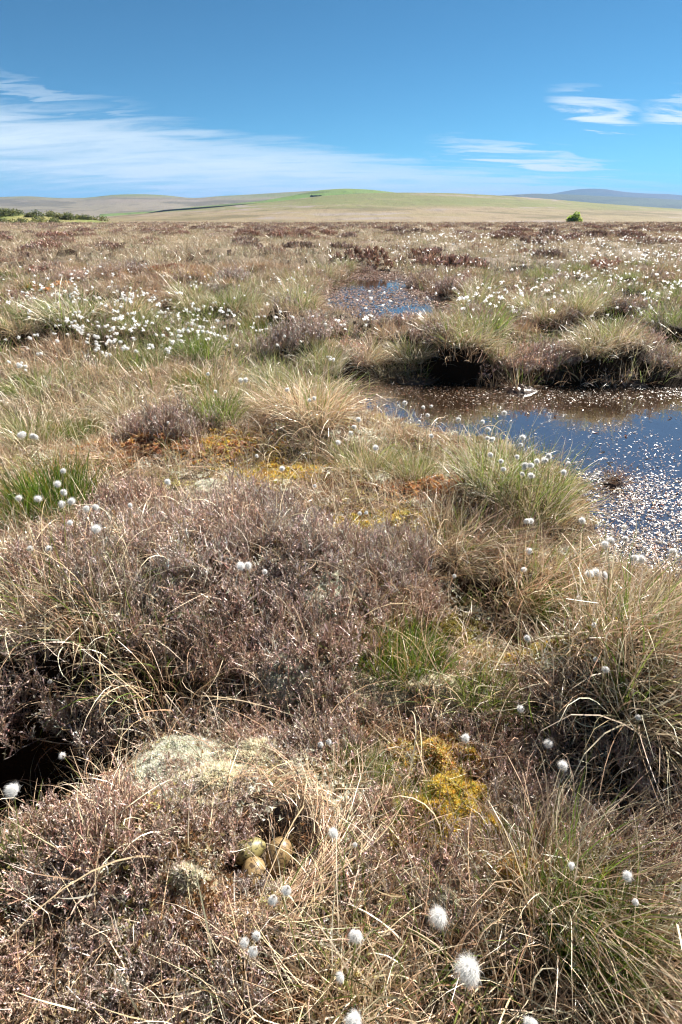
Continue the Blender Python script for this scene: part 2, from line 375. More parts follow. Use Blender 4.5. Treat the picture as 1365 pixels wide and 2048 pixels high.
# ------------------------------------------------------------------ far features: wall, copse, gorse, bush
class MB:
    """collects vertices, faces and vertex colours of one mesh"""
    def __init__(s): s.v = []; s.f = []; s.c = []; s.n = 0
    def add(s, v, f, c):
        v = np.asarray(v, float); f = np.asarray(f)
        s.v.append(v); s.f.append(f + s.n); c = np.asarray(c, float)
        s.c.append(np.broadcast_to(c, (len(v), 3)) if c.ndim == 1 else c); s.n += len(v)
    def build(s, name, mat, parent=None, link=True, smooth=False):
        F = []
        for f in s.f: F += f.tolist()
        return mesh_obj(name, np.vstack(s.v), F, mat, parent, np.vstack(s.c), smooth, link)
def pal(palette, n, r, jit=0.12):
    P = np.array(palette, float); c = P[r.integers(0, len(P), n)]
    return np.clip(c * (1 + r.normal(0, jit, (n, 1))) * (1 + r.normal(0, jit * 0.3, (n, 3))), 0.005, 0.95)
def tri_leaves(P, size, r, cols, up=0.3):
    """a loose leaf-sized quad at every point"""
    n = len(P); a = r.normal(size=(n, 3)); a[:, 2] = a[:, 2] * 0.7 + up; a /= np.linalg.norm(a, axis=1)[:, None]
    b = np.cross(a, r.normal(size=(n, 3))); b /= np.linalg.norm(b, axis=1)[:, None]
    sz = size * r.uniform(0.6, 1.3, (n, 1)); a = a * sz; b = b * sz * 0.55
    V = np.stack([P - a, P + b, P + a, P - b], 1).reshape(-1, 3)
    F = np.arange(4 * n).reshape(n, 4)
    return V, F, np.repeat(cols, 4, 0)
def crown_pts(n, rx, ry, rz, r, lumps=14, shell=0.65):
    """points spread through an uneven, lumpy dome"""
    L = r.normal(size=(lumps, 3)); L[:, 2] = np.abs(L[:, 2]); L /= np.linalg.norm(L, axis=1)[:, None]
    L *= r.uniform(0.45, 0.8, (lumps, 1)); rad = r.uniform(0.25, 0.42, lumps)
    k = r.integers(0, lumps, n); d = r.normal(size=(n, 3)); d /= np.linalg.norm(d, axis=1)[:, None]
    p = L[k] + d * (rad[k] * r.uniform(shell, 1.0, n))[:, None]
    p[:, 2] = np.abs(p[:, 2])
    return p * np.array([rx, ry, rz])
def limb(mb, pts, radii, col, k=5):
    pts = np.asarray(pts, float); n = len(pts); V = []
    for i in range(n):
        d = pts[min(i + 1, n - 1)] - pts[max(i - 1, 0)]; d /= np.linalg.norm(d) + 1e-9
        a = np.cross(d, [0.3, 0.8, 0.5]); a /= np.linalg.norm(a) + 1e-9; b = np.cross(d, a)
        for j in range(k):
            t = 2 * math.pi * j / k; V.append(pts[i] + radii[i] * (math.cos(t) * a + math.sin(t) * b))
    F = [[i * k + j, i * k + (j + 1) % k, (i + 1) * k + (j + 1) % k, (i + 1) * k + j] for i in range(n - 1) for j in range(k)]
    mb.add(V, F, col)
def far_bush(name, x, y, z, rx, rz, palette, n, leaf, label, cat, group=None, seed=0, trunk=0.06):
    r = np.random.default_rng(seed)
    e = bpy.data.objects.new(name, None); COL.objects.link(e); e.location = (x, y, z); e.rotation_euler.z = r.uniform(0, 6)
    P = crown_pts(n, rx, rx * 0.85, rz, r, 22, 0.5); mb = MB(); mb.add(*tri_leaves(P, leaf, r, pal(palette, n, r, 0.16)))
    mb.build('crown', M['leaf'], e)
    mt = MB()
    for i in range(4):
        a = r.uniform(0, 6.28); q = np.array([math.cos(a) * rx * 0.45, math.sin(a) * rx * 0.45, rz * 0.6])
        limb(mt, [np.zeros(3), q * 0.4 + [0, 0, rz * 0.1], q], [trunk * rx, trunk * 0.6 * rx, trunk * 0.2 * rx], (0.12, 0.09, 0.06))
    mt.build('trunk', M['leaf'], e)
    tag(e, label, cat, group); return e
bp = at(1152, 441, 0.0)
BY = 230.0; bx = (1152 - 682.5) / F_PX * BY / (cp + sp * 0.515)
far_bush('willow_bush', bx, BY, -0.6, 3.5, 4.6, [(0.30, 0.38, 0.06), (0.34, 0.42, 0.08), (0.22, 0.30, 0.05)], 5200, 0.24,
         'lone rounded bright green bush at the foot of the brown hill', 'bush', seed=4)
# gorse on a bank at the left edge of the flat
gz = hill('gorse_bank', [(-900, 426), (-300, 424), (-60, 424), (0, 426), (60, 430), (130, 436), (200, 441), (240, 446)], 175, 205, 240,
          hill_mat('gorse_bank', (0.24, 0.22, 0.09), (0.16, 0.19, 0.06), (), 0.05), 'low grassy bank under the gorse bushes at the left', 80, 20, 0.001, 1.0, 3)
rg = np.random.default_rng(12)
k = 0
for i in range(80):
    u = rg.uniform(-120, 205); yy = rg.uniform(178, 214)
    if u > 125 and yy < 200: continue
    if u > 150: yy = rg.uniform(205, 225)
    x = (u - 682.5) / F_PX * yy / (cp + sp * 0.515)
    s_ = rg.uniform(1.1, 2.2)
    far_bush('gorse_bush', x, yy, float(gz(x, yy)) - 0.15 if yy < 238 else -0.3, 1.7 * s_, 1.15 * s_,
             [(0.07, 0.085, 0.03), (0.09, 0.11, 0.035), (0.12, 0.13, 0.04)] if rg.random() < 0.6 else [(0.15, 0.16, 0.05), (0.19, 0.19, 0.06)],
             420, 0.22, 'dark green gorse bush in the thicket at the left edge below the fell', 'bush', 'gorse bushes on the left bank', 100 + i)
# field wall along the foot of the fell
def ray_x(u, y, v=415): return (u - 682.5) / F_PX * y / (cp + sp * (-(v - 1024) / F_PX))
def ray_z(v, y): 
    b = -(v - 1024.0) / F_PX; return CAM_Z + (-sp + cp * b) * y / (cp + sp * b)
wp = [(285, 429), (330, 421), (400, 416), (470, 411), (540, 406), (590, 403)]
WY = 1250.0
f_mb = MB(); pw = [np.array([ray_x(u, WY, v), WY, ray_z(v, WY)]) for u, v in wp]
V = []; Fq = []
for i, p in enumerate(pw):
    for dy, dz in ((0, -1.5), (0, 1.2), (1.5, 1.2), (1.5, -1.5)): V.append(p + [0, dy, dz])
for i in range(len(pw) - 1):
    for j in range(4): Fq.append([i * 4 + j, i * 4 + (j + 1) % 4, i * 4 + 4 + (j + 1) % 4, i * 4 + 4 + j])
f_mb.add(V, Fq, (0.10, 0.09, 0.08)); w_ = f_mb.build('field_wall', M['leaf'])
tag(w_, 'dark field wall running along the green fields below the fell', 'wall')
def field(name, quad, y0, y1, col, label):
    """an improved pasture: a sloping sheet draped in front of the fell between two distances"""
    mb = MB(); (u0, va, vb), (u1, vc, vd) = quad; n = 24; V = []
    for i in range(n + 1):
        t = i / n; u = u0 + (u1 - u0) * t
        for v, y in ((va + (vc - va) * t, y0), (vb + (vd - vb) * t, y1)):
            V.append([ray_x(u, y, v), y, ray_z(v, y)])
    mb.add(V, [[2 * i, 2 * i + 2, 2 * i + 3, 2 * i + 1] for i in range(n)], col)
    o = mb.build(name, hill_mat(name, col, tuple(c * 0.85 for c in col), (), 0.02)); tag(o, label, kind='structure')
field('green_field', ((262, 436, 430), (600, 412, 401)), 1200, 1249, (0.15, 0.235, 0.05), 'bright green pasture strip below the field wall')
field('green_field', ((200, 436, 428), (420, 426, 417)), 1262, 1290, (0.15, 0.21, 0.07), 'pale green pasture beyond the field wall')
for i, (u, v) in enumerate([(624, 388), (629, 387), (634, 387), (640, 388)]):
    y = 1395.0; far_bush('copse_tree', ray_x(u, y, 388), y, ray_z(394, y), 5, 4, [(0.05, 0.07, 0.04), (0.065, 0.085, 0.045)], 260, 1.2,
                         'dark conifer in the small copse below the green hilltop', 'tree', 'trees of the small hillside copse', 300 + i)

# ------------------------------------------------------------------ blade geometry
def blades(n, r, rad, L, Lsd, lean, lean_sd, curl, curl_sd, width, seg, palette, jit=0.14, twist=0.5, z0=-0.03, comb=None, outward=1.0, tip=None, floor=None, wsd=0.25):
    a0 = r.uniform(0, 2 * math.pi, n); rr = rad * np.sqrt(r.random(n))
    base = np.stack([rr * np.cos(a0), rr * np.sin(a0), np.full(n, z0)], 1)
    azm = a0 + r.normal(0, 1.0 / max(outward, 0.05), n)
    th0 = lean * (0.25 + 0.75 * rr / max(rad, 1e-6)) + r.normal(0, lean_sd, n)
    cu = curl + r.normal(0, curl_sd, n); tw = r.normal(0, twist, n)
    Ln = np.maximum(L + r.normal(0, Lsd, n), L * 0.25); ds = Ln / seg
    w = width * np.clip(1 + r.normal(0, wsd, n), 0.4, 2)
    roll = r.uniform(0, math.pi, n)
    pts = [base]; dirs = []
    for i in range(seg):
        t = (i + 0.5) / seg
        th = th0 + cu * t ** 1.4; a = azm + tw * t * 1.5
        d = np.stack([np.sin(th) * np.cos(a), np.sin(th) * np.sin(a), np.cos(th)], 1)
        if comb is not None:
            d = d + np.array(comb) * (0.3 + t); d /= np.linalg.norm(d, axis=1)[:, None]
        p = pts[-1] + d * ds[:, None]
        if floor is not None:
            fl = floor + 0.02 * r.random(n); p[:, 2] = np.maximum(p[:, 2], fl)
        pts.append(p); dirs.append(d)
    dirs.append(dirs[-1])
    perp = np.stack([-np.sin(azm), np.cos(azm), np.zeros(n)], 1)
    V = []; C = []
    col = pal(palette, n, r, jit)
    tcol = col if tip is None else np.where(r.random((n, 1)) < tip[1], np.array(tip[0]), col)
    for i in range(seg + 1):
        t = i / seg; d = dirs[i]
        s = np.cos(roll)[:, None] * perp + np.sin(roll)[:, None] * np.cross(d, perp)
        ww = (w * (1 - t ** 2.2) * 0.5 + 0.0001)[:, None]
        c = col if tip is None or t < 0.86 else tcol
        V += [pts[i] - s * ww, pts[i] + s * ww]; C += [c, c]
    V = np.stack(V, 1).reshape(-1, 3); C = np.stack(C, 1).reshape(-1, 3)
    m = 2 * (seg + 1); b = (np.arange(n) * m)[:, None]
    F = np.concatenate([b + np.array([[2 * i, 2 * i + 1, 2 * i + 3, 2 * i + 2]]) for i in range(seg)], 0)
    return V, F, C
STRAW = [(0.66, 0.57, 0.42), (0.58, 0.48, 0.33), (0.46, 0.34, 0.21), (0.72, 0.66, 0.53), (0.55, 0.42, 0.27)]
BLEACH = [(0.60, 0.53, 0.39), (0.66, 0.60, 0.46), (0.52, 0.44, 0.31)]
BROWN = [(0.38, 0.25, 0.155), (0.47, 0.33, 0.22), (0.30, 0.18, 0.11), (0.54, 0.42, 0.29)]
GREEN = [(0.115, 0.175, 0.028), (0.16, 0.22, 0.038), (0.08, 0.13, 0.02), (0.22, 0.25, 0.06)]
SEDGE = [(0.05, 0.10, 0.010), (0.075, 0.14, 0.015), (0.11, 0.18, 0.02)]
GREYGREEN = [(0.25, 0.27, 0.11), (0.32, 0.32, 0.15), (0.19, 0.21, 0.075)]
HEATH_TIP = [(0.50, 0.41, 0.355), (0.66, 0.58, 0.53), (0.33, 0.225, 0.17), (0.48, 0.34, 0.26), (0.42, 0.34, 0.295)]
HEATH_STEM = [(0.18, 0.115, 0.085), (0.28, 0.13, 0.10), (0.24, 0.19, 0.165)]
HEATH_DARK = [(0.34, 0.225, 0.175), (0.27, 0.17, 0.13), (0.40, 0.29, 0.24)]
PROTO = bpy.data.collections.new('prototypes')      # never linked to the scene: sources that the copies are taken from

def heather_geo(r, n_stem, rad, hgt, twigs, leaves, lw=0.0028, stem_w=0.0022, tip_pal=HEATH_TIP, dome=True):
    """(stems, foliage) of a heather bush: wiry stems, side shoots, tiny scale leaves"""
    S = MB(); Fo = MB()
    a0 = r.uniform(0, 6.283, n_stem); rr = rad * np.sqrt(r.random(n_stem))
    base = np.stack([rr * np.cos(a0) * 0.8, rr * np.sin(a0) * 0.8, np.full(n_stem, -0.03)], 1)
    hh = hgt * (1 - (0.55 * (rr / rad) ** 2 if dome else 0)) * r.uniform(0.65, 1.12, n_stem)
    seg = 4; P = [base]; th = 0.55 * rr / rad + r.normal(0, 0.16, n_stem); azm = a0 + r.normal(0, 0.5, n_stem)
    for i in range(seg):
        th = th + r.normal(0, 0.16, n_stem); azm = azm + r.normal(0, 0.3, n_stem)
        P.append(P[-1] + (hh / seg)[:, None] * np.stack([np.sin(th) * np.cos(azm), np.sin(th) * np.sin(azm), np.cos(th)], 1))
    P = np.stack(P, 1)                                   # n, seg+1, 3
    side = r.normal(size=(n_stem, 3)); side[:, 2] *= 0.2; side /= np.linalg.norm(side, axis=1)[:, None]
    V = []
    for i in range(seg + 1):
        w = stem_w * (1 - 0.6 * i / seg) / 2; V += [P[:, i] - side * w, P[:, i] + side * w]
    V = np.stack(V, 1).reshape(-1, 3); m = 2 * (seg + 1); b = (np.arange(n_stem) * m)[:, None]
    S.add(V, np.concatenate([b + np.array([[2 * i, 2 * i + 1, 2 * i + 3, 2 * i + 2]]) for i in range(seg)], 0), np.repeat(pal(HEATH_STEM, n_stem, r, 0.2), m, 0))
    # side shoots
    nt_ = n_stem * twigs; si = np.repeat(np.arange(n_stem), twigs); t = r.uniform(0.38, 1.0, nt_) * seg
    i0 = np.minimum(t.astype(int), seg - 1); fr = (t - i0)[:, None]
    q0 = P[si, i0] * (1 - fr) + P[si, i0 + 1] * fr
    d = r.normal(size=(nt_, 3)) * 0.55; d[:, 2] = np.abs(d[:, 2]) + 0.75; d /= np.linalg.norm(d, axis=1)[:, None]
    ln = hgt * r.uniform(0.12, 0.36, nt_); q1 = q0 + d * ln[:, None]
    sv = np.cross(d, r.normal(size=(nt_, 3))); sv /= np.linalg.norm(sv, axis=1)[:, None]; w = stem_w * 0.42
    tc_ = pal(tip_pal, nt_, r, 0.2)
    S.add(np.stack([q0 - sv * w, q0 + sv * w, q1 + sv * w * 0.5, q1 - sv * w * 0.5], 1).reshape(-1, 3), np.arange(4 * nt_).reshape(-1, 4), np.repeat(tc_ * 0.8, 4, 0))
    # scale leaves hugging the shoots
    nl = nt_ * leaves; ti = np.repeat(np.arange(nt_), leaves); tt = r.uniform(0.1, 1.05, nl)[:, None]
    c = q0[ti] * (1 - tt) + q1[ti] * tt
    o = r.normal(size=(nl, 3)); o /= np.linalg.norm(o, axis=1)[:, None]
    up = d[ti] * 0.8 + o * 0.6; up /= np.linalg.norm(up, axis=1)[:, None]
    sd_ = np.cross(up, r.normal(size=(nl, 3))); sd_ /= np.linalg.norm(sd_, axis=1)[:, None]
    s_ = lw * r.uniform(0.7, 1.5, nl)[:, None]
    Fo.add(np.stack([c - sd_ * s_ * 0.5, c + sd_ * s_ * 0.5, c + up * s_ * 2.4], 1).reshape(-1, 3), np.arange(3 * nl).reshape(-1, 3),
           np.repeat(tc_[ti] * r.uniform(0.7, 1.35, (nl, 1)), 3, 0))
    return S, Fo

def proto(name, parts):
    """an unlinked thing: Empty + part meshes"""
    e = bpy.data.objects.new(name, None)
    out = []
    for pn, mb, mat in parts:
        o = mb.build(pn, mat, None, link=False); out.append(o)
    return (name, out)
def place(pr, loc, rz, scale, label, cat, group=None, tilt=(0, 0), sz=1.0):
    name, parts = pr
    e = bpy.data.objects.new(name, None); COL.objects.link(e)
    e.location = loc; e.rotation_euler = (tilt[0], tilt[1], rz); e.scale = (scale, scale, scale * sz)
    for p in parts:
        c = p.copy(); COL.objects.link(c); c.parent = e
    tag(e, label, cat, group); return e
def mbs(*calls):
    mb = MB()
    for c in calls: mb.add(*c)
    return mb
r1 = np.random.default_rng(21)
def grass_proto(name, dead=None, green=None):
    parts = []
    if dead: parts.append(('dead_blades', mbs(*[blades(r=r1, **d) for d in dead]), M['straw']))
    if green: parts.append(('green_blades', mbs(*[blades(r=r1, **d) for d in green]), M['green']))
    return proto(name, parts)
D = dict
# near tussocks, about 0.2 m in radius, 0.3 m tall
T = {}
T['arch'] = [grass_proto('grass_tussock',
    [D(n=416, rad=0.11, L=0.259, Lsd=0.060, lean=0.75, lean_sd=0.22, curl=1.15, curl_sd=0.35, width=0.0024, seg=6, palette=STRAW),
     D(n=128, rad=0.13, L=0.180, Lsd=0.060, lean=0.9, lean_sd=0.3, curl=1.6, curl_sd=0.6, width=0.0026, seg=6, palette=BROWN)],
    [D(n=45, rad=0.10, L=0.230, Lsd=0.051, lean=0.4, lean_sd=0.16, curl=0.55, curl_sd=0.3, width=0.0024, seg=5, palette=GREEN)]) for _ in range(3)]
T['mixed'] = [grass_proto('grass_tussock',
    [D(n=336, rad=0.12, L=0.245, Lsd=0.060, lean=0.55, lean_sd=0.2, curl=0.9, curl_sd=0.35, width=0.0024, seg=6, palette=BLEACH + STRAW)],
    [D(n=264, rad=0.11, L=0.245, Lsd=0.051, lean=0.45, lean_sd=0.18, curl=0.5, curl_sd=0.3, width=0.0024, seg=5, palette=GREEN + GREYGREEN)]) for _ in range(3)]
T['sedge'] = [grass_proto('sedge_clump',
    [D(n=40, rad=0.09, L=0.115, Lsd=0.043, lean=0.6, lean_sd=0.25, curl=0.6, curl_sd=0.4, width=0.002, seg=4, palette=STRAW)],
    [D(n=800, rad=0.09, L=0.122, Lsd=0.030, lean=0.35, lean_sd=0.13, curl=0.25, curl_sd=0.2, width=0.0021, seg=4, palette=SEDGE + [GREEN[0]], tip=((0.55, 0.30, 0.05), 0.45))]) for _ in range(2)]
T['comb'] = [grass_proto('grass_tussock',
    [D(n=448, rad=0.13, L=0.274, Lsd=0.068, lean=0.7, lean_sd=0.22, curl=0.9, curl_sd=0.35, width=0.0023, seg=6, palette=BROWN + STRAW, comb=(0.75, -0.1, -0.12)),],
    [D(n=88, rad=0.10, L=0.202, Lsd=0.051, lean=0.5, lean_sd=0.2, curl=0.5, curl_sd=0.3, width=0.0023, seg=5, palette=GREEN, comb=(0.4, 0, 0))]) for _ in range(2)]
T['curly'] = [grass_proto('grass_tussock',
    [D(n=120, rad=0.14, L=0.259, Lsd=0.085, lean=0.7, lean_sd=0.35, curl=2.5, curl_sd=1.3, width=0.0024, seg=9, palette=STRAW, twist=0.9, floor=0.0),
     D(n=120, rad=0.16, L=0.158, Lsd=0.068, lean=0.0, lean_sd=0.4, curl=1.2, curl_sd=0.8, width=0.002, seg=6, palette=BROWN, twist=0.8, floor=0.0)],
    [D(n=36, rad=0.12, L=0.216, Lsd=0.068, lean=0.5, lean_sd=0.3, curl=1.0, curl_sd=0.6, width=0.0024, seg=6, palette=GREEN)]) for _ in range(3)]
T['green'] = [grass_proto('grass_tussock',
    [D(n=192, rad=0.12, L=0.202, Lsd=0.051, lean=0.7, lean_sd=0.25, curl=1.0, curl_sd=0.4, width=0.0026, seg=5, palette=BLEACH)],
    [D(n=336, rad=0.12, L=0.245, Lsd=0.051, lean=0.45, lean_sd=0.18, curl=0.6, curl_sd=0.3, width=0.0030, seg=5, palette=GREEN)]) for _ in range(2)]
# tussocks for 4 to 14 m: fewer, broader blades
T['mid'] = [grass_proto('grass_tussock',
    [D(n=330, rad=0.16, L=0.238, Lsd=0.07, lean=0.75, lean_sd=0.25, curl=1.0, curl_sd=0.4, width=0.0045, seg=4, palette=BLEACH + STRAW)],
    [D(n=130, rad=0.15, L=0.217, Lsd=0.06, lean=0.5, lean_sd=0.2, curl=0.5, curl_sd=0.3, width=0.0045, seg=4, palette=GREYGREEN + GREEN)]) for _ in range(4)]
T['midgreen'] = [grass_proto('grass_tussock',
    [D(n=150, rad=0.16, L=0.210, Lsd=0.06, lean=0.7, lean_sd=0.25, curl=0.8, curl_sd=0.4, width=0.0045, seg=4, palette=BLEACH)],
    [D(n=300, rad=0.16, L=0.231, Lsd=0.06, lean=0.5, lean_sd=0.2, curl=0.6, curl_sd=0.3, width=0.0045, seg=4, palette=GREEN + GREYGREEN)]) for _ in range(2)]
def heather_proto(n_stem, rad, hgt, twigs, leaves, lw, sw, tp=HEATH_TIP):
    S, Fo = heather_geo(r1, n_stem, rad, hgt, twigs, leaves, lw, sw, tp)
    return proto('heather_bush', [('stems', S, M['heather']), ('foliage', Fo, M['heather'])])
HB = [heather_proto(100, 0.14, 0.155, 12, 6, 0.0026, 0.0030) for _ in range(4)]                      # near
HM = [heather_proto(120, 0.24, 0.20, 9, 5, 0.0055, 0.0035) for _ in range(3)]                        # middle distance
HF = [heather_proto(110, 0.42, 0.20, 9, 5, 0.013, 0.007, HEATH_DARK) for _ in range(3)]               # far

# ------------------------------------------------------------------ geometry-node scatter for uncountable cover
def scatter(name, pts, rot, scl, idx, protos, label):
    me = bpy.data.meshes.new(name); me.from_pydata(np.asarray(pts).tolist(), [], [])
    a = me.attributes.new('rot', 'FLOAT_VECTOR', 'POINT'); a.data.foreach_set('vector', np.asarray(rot, np.float32).ravel())
    a = me.attributes.new('scl', 'FLOAT', 'POINT'); a.data.foreach_set('value', np.asarray(scl, np.float32))
    a = me.attributes.new('idx', 'INT', 'POINT'); a.data.foreach_set('value', np.asarray(idx, np.int32))
    o = bpy.data.objects.new(name, me); COL.objects.link(o)
    pc = bpy.data.collections.new(name + '_sources')
    for i, p in enumerate(protos):
        p.name = f'{name}_source_{i:02d}'; pc.objects.link(p)
    g = bpy.data.node_groups.new(name, 'GeometryNodeTree')
    g.interface.new_socket('Geometry', in_out='INPUT', socket_type='NodeSocketGeometry'); g.interface.new_socket('Geometry', in_out='OUTPUT', socket_type='NodeSocketGeometry')
    gi = g.nodes.new('NodeGroupInput'); go = g.nodes.new('NodeGroupOutput')
    ip = g.nodes.new('GeometryNodeInstanceOnPoints'); ci = g.nodes.new('GeometryNodeCollectionInfo')
    ci.inputs['Collection'].default_value = pc; ci.inputs['Separate Children'].default_value = True; ci.inputs['Reset Children'].default_value = True
    def attr(n, t):
        x = g.nodes.new('GeometryNodeInputNamedAttribute'); x.data_type = t; x.inputs['Name'].default_value = n
        return [s for s in x.outputs if s.enabled][0]
    e2r = g.nodes.new('FunctionNodeEulerToRotation')
    L = g.links.new
    L(gi.outputs[0], ip.inputs['Points']); L(ci.outputs[0], ip.inputs['Instance']); ip.inputs['Pick Instance'].default_value = True
    L(attr('idx', 'INT'), ip.inputs['Instance Index']); L(attr('rot', 'FLOAT_VECTOR'), e2r.inputs[0]); L(e2r.outputs[0], ip.inputs['Rotation'])
    L(attr('scl', 'FLOAT'), ip.inputs['Scale']); L(ip.outputs[0], go.inputs[0])
    md = o.modifiers.new('scatter', 'NODES'); md.node_group = g
    return tag(o, label, kind='stuff')
def clump(name, mat, *specs):
    return mbs(*[blades(r=r1, **d) for d in specs]).build(name, mat, None, link=False)

# ------------------------------------------------------------------ zones of the near bog (weights in the ground plane)
HEATH_Z = [blob(*b) for b in [(420, 1140, 330, 85), (640, 1170, 240, 90), (300, 1280, 260, 110), (520, 1330, 180, 110), (480, 1010, 150, 35), (260, 1000, 130, 40), (360, 860, 95, 35),
           (120, 1290, 160, 80), (150, 1760, 230, 150), (280, 1640, 160, 90), (120, 1920, 220, 120), (360, 1900, 240, 120), (780, 1660, 120, 110), (640, 1430, 170, 90), (690, 1290, 150, 70),
           (1010, 1480, 140, 80), (1080, 1600, 170, 110), (800, 1100, 110, 40), (1180, 1700, 90, 60), (700, 1830, 120, 80)]]
YEL_Z = [blob(*b) for b in [(925, 1615, 115, 105), (900, 1500, 85, 45), (560, 940, 90, 22), (720, 1060, 70, 22), (1060, 1300, 55, 24), (930, 1240, 50, 25), (1000, 1760, 60, 50), (640, 1110, 40, 18), (870, 1700, 40, 60), (430, 560, 50, 8)]]
ORA_Z = [blob(*b) for b in [(290, 905, 130, 20), (440, 905, 70, 22), (880, 1000, 70, 22), (240, 563, 60, 9), (80, 592, 60, 10), (340, 555, 60, 7), (940, 1500, 70, 30), (1230, 1690, 60, 50), (190, 1050, 60, 18)]]
LIC_Z = [blob(*b) for b in [(335, 1500, 85, 70), (430, 1570, 110, 60), (570, 1350, 65, 52), (620, 1085, 100, 38), (420, 985, 30, 20), (390, 1770, 60, 40), (735, 1372, 115, 55), (655, 1228, 65, 36), (880, 1800, 40, 40), (470, 1540, 60, 50), (850, 1375, 90, 32), (60, 790, 60, 12)]]
GRN_Z = [blob(*b) for b in [(330, 690, 220, 50), (470, 720, 120, 40), (100, 965, 80, 45), (1130, 1180, 70, 50), (820, 1270, 70, 50), (1180, 1880, 90, 60), (740, 930, 130, 50), (560, 790, 150, 30), (850, 1590, 60, 50), (20, 1680, 60, 60), (1030, 970, 130, 70), (990, 1350, 60, 40), (740, 1500, 70, 40), (1130, 1530, 60, 50), (1200, 530, 260, 60), (950, 640, 120, 15), (1230, 1230, 110, 60), (1100, 1330, 80, 40), (1290, 1310, 100, 80), (1130, 1440, 70, 50), (700, 1960, 120, 60)]]
def zsum(Z, x, y, k=1.0):
    s = np.zeros(np.shape(x))
    for b in Z: s = np.maximum(s, bl(b, x, y, k))
    return s
SHORE = blob(780, 664, 200, 27)
def in_water(x, y, m=0.03):
    return (sdf(POOL1, x, y) < m) | (sdf(POOL2, x, y) < m)
SUNX, SUNY = math.sin(R(SUN_AZ)), math.cos(R(SUN_AZ))
def sun_lane(x, y):   # low growth only on the sunny side of the nest, as the sun reaches the eggs there
    a = (x - NEST[0]) * SUNX + (y - NEST[1]) * SUNY; b = (x - NEST[0]) * SUNY - (y - NEST[1]) * SUNX
    return (a > 0) & (a < 0.38) & (np.abs(b) < 0.13)
def bare(x, y):      # the peat hole and the nest cup keep free of cover
    r2 = (x - NEST[0]) ** 2 + (y - NEST[1]) ** 2
    return (bl(HOLE, x, y) > 0.33) | (r2 < 0.10 ** 2)

# ------------------------------------------------------------------ nest and eggs
def nest():
    r = np.random.default_rng(5); n = 900
    e = bpy.data.objects.new('nest', None); COL.objects.link(e); z = float(H(*NEST)); e.location = (NEST[0], NEST[1], z)
    # straws laid round the cup: short arcs that follow the bowl
    rad = r.triangular(0.05, 0.115, 0.18, n); a0 = r.uniform(0, 6.283, n); ln = r.uniform(0.05, 0.14, n); seg = 5
    bow = lambda q: 0.075 * (1 - np.exp(-(q / 0.095) ** 3)) - 0.002
    V = []; C = []; col = pal(STRAW[:3] + BROWN, n, r, 0.16); w = r.uniform(0.0007, 0.0013, n)
    drift = r.normal(0, 1.2, n) * (rad > 0.05); zoff = r.uniform(0.0, 0.014, n)
    for i in range(seg + 1):
        t = i / seg; a = a0 + ln / np.maximum(rad, 0.03) * t; q = np.maximum(rad + drift * ln * (t - 0.3), 0.008)
        p = np.stack([q * np.cos(a), q * np.sin(a), bow(q) + zoff + 0.012 * np.sin(t * 3 + a0)], 1)
        s = np.stack([np.cos(a), np.sin(a), 0.6 * np.sin(a0 * 7)], 1)
        ww = (w * (1 - 0.6 * t))[:, None]; V += [p - s * ww, p + s * ww]; C += [col, col]
    V = np.stack(V, 1).reshape(-1, 3); C = np.stack(C, 1).reshape(-1, 3); m = 2 * (seg + 1); b = (np.arange(n) * m)[:, None]
    mb = MB(); mb.add(V, np.concatenate([b + np.array([[2 * i, 2 * i + 1, 2 * i + 3, 2 * i + 2]]) for i in range(seg)], 0), C)
    o = mb.build('straw_lining', M['straw'], e); o['kind'] = 'stuff'
    # solid cup below the straws
    g = 24; V = []; F = []
    for i in range(9):
        q = 0.010 + i * 0.0125
        for j in range(g):
            a = 6.2832 * j / g; V.append([q * math.cos(a), q * math.sin(a), float(bow(q)) + 0.004 * math.sin(5 * a + i)])
    for i in range(8):
        for j in range(g): F.append([i * g + j, i * g + (j + 1) % g, (i + 1) * g + (j + 1) % g, (i + 1) * g + j])
    mc = MB(); mc.add(V, F, (0.05, 0.032, 0.02)); mc.build('cup', M['straw'], e, smooth=True)
    tag(e, 'round ground nest cup of dry straw holding three speckled eggs', 'nest'); return z
NZ = nest()
def egg_mat(name, base, base2, spot, seed):
    m, t, out = new_mat(name)
    tc_ = N(t, 'ShaderNodeTexCoord'); mp_ = N(t, 'ShaderNodeMapping'); mp_.inputs['Location'].default_value = (seed, seed * 1.7, 0); t.links.new(tc_.outputs['Object'], mp_.inputs[0])
    P = mp_.outputs[0]
    n1 = noise(t, P, 60, 5, 0.6); n2 = noise(t, P, 130, 3, 0.55, 0.6); n3 = noise(t, P, 420, 3, 0.55)
    c = mixcol(t, maprange(t, n1, 0.4, 0.62), base, base2)
    sp_ = N(t, 'ShaderNodeSeparateXYZ'); t.links.new(tc_.outputs['Object'], sp_.inputs[0])
    k1 = math_node(t, 'MULTIPLY', maprange(t, n2, 0.53, 0.59), 0.85); k2 = math_node(t, 'MULTIPLY', maprange(t, n3, 0.60, 0.66), 0.6)
    c = mixcol(t, k1, c, spot); c = mixcol(t, k2, c, tuple(v * 1.2 for v in spot))
    p = N(t, 'ShaderNodeBsdfPrincipled'); t.links.new(c, p.inputs['Base Color']); p.inputs['Roughness'].default_value = 0.42; p.inputs['Specular IOR Level'].default_value = 0.4
    t.links.new(p.outputs[0], out.inputs[0]); return m
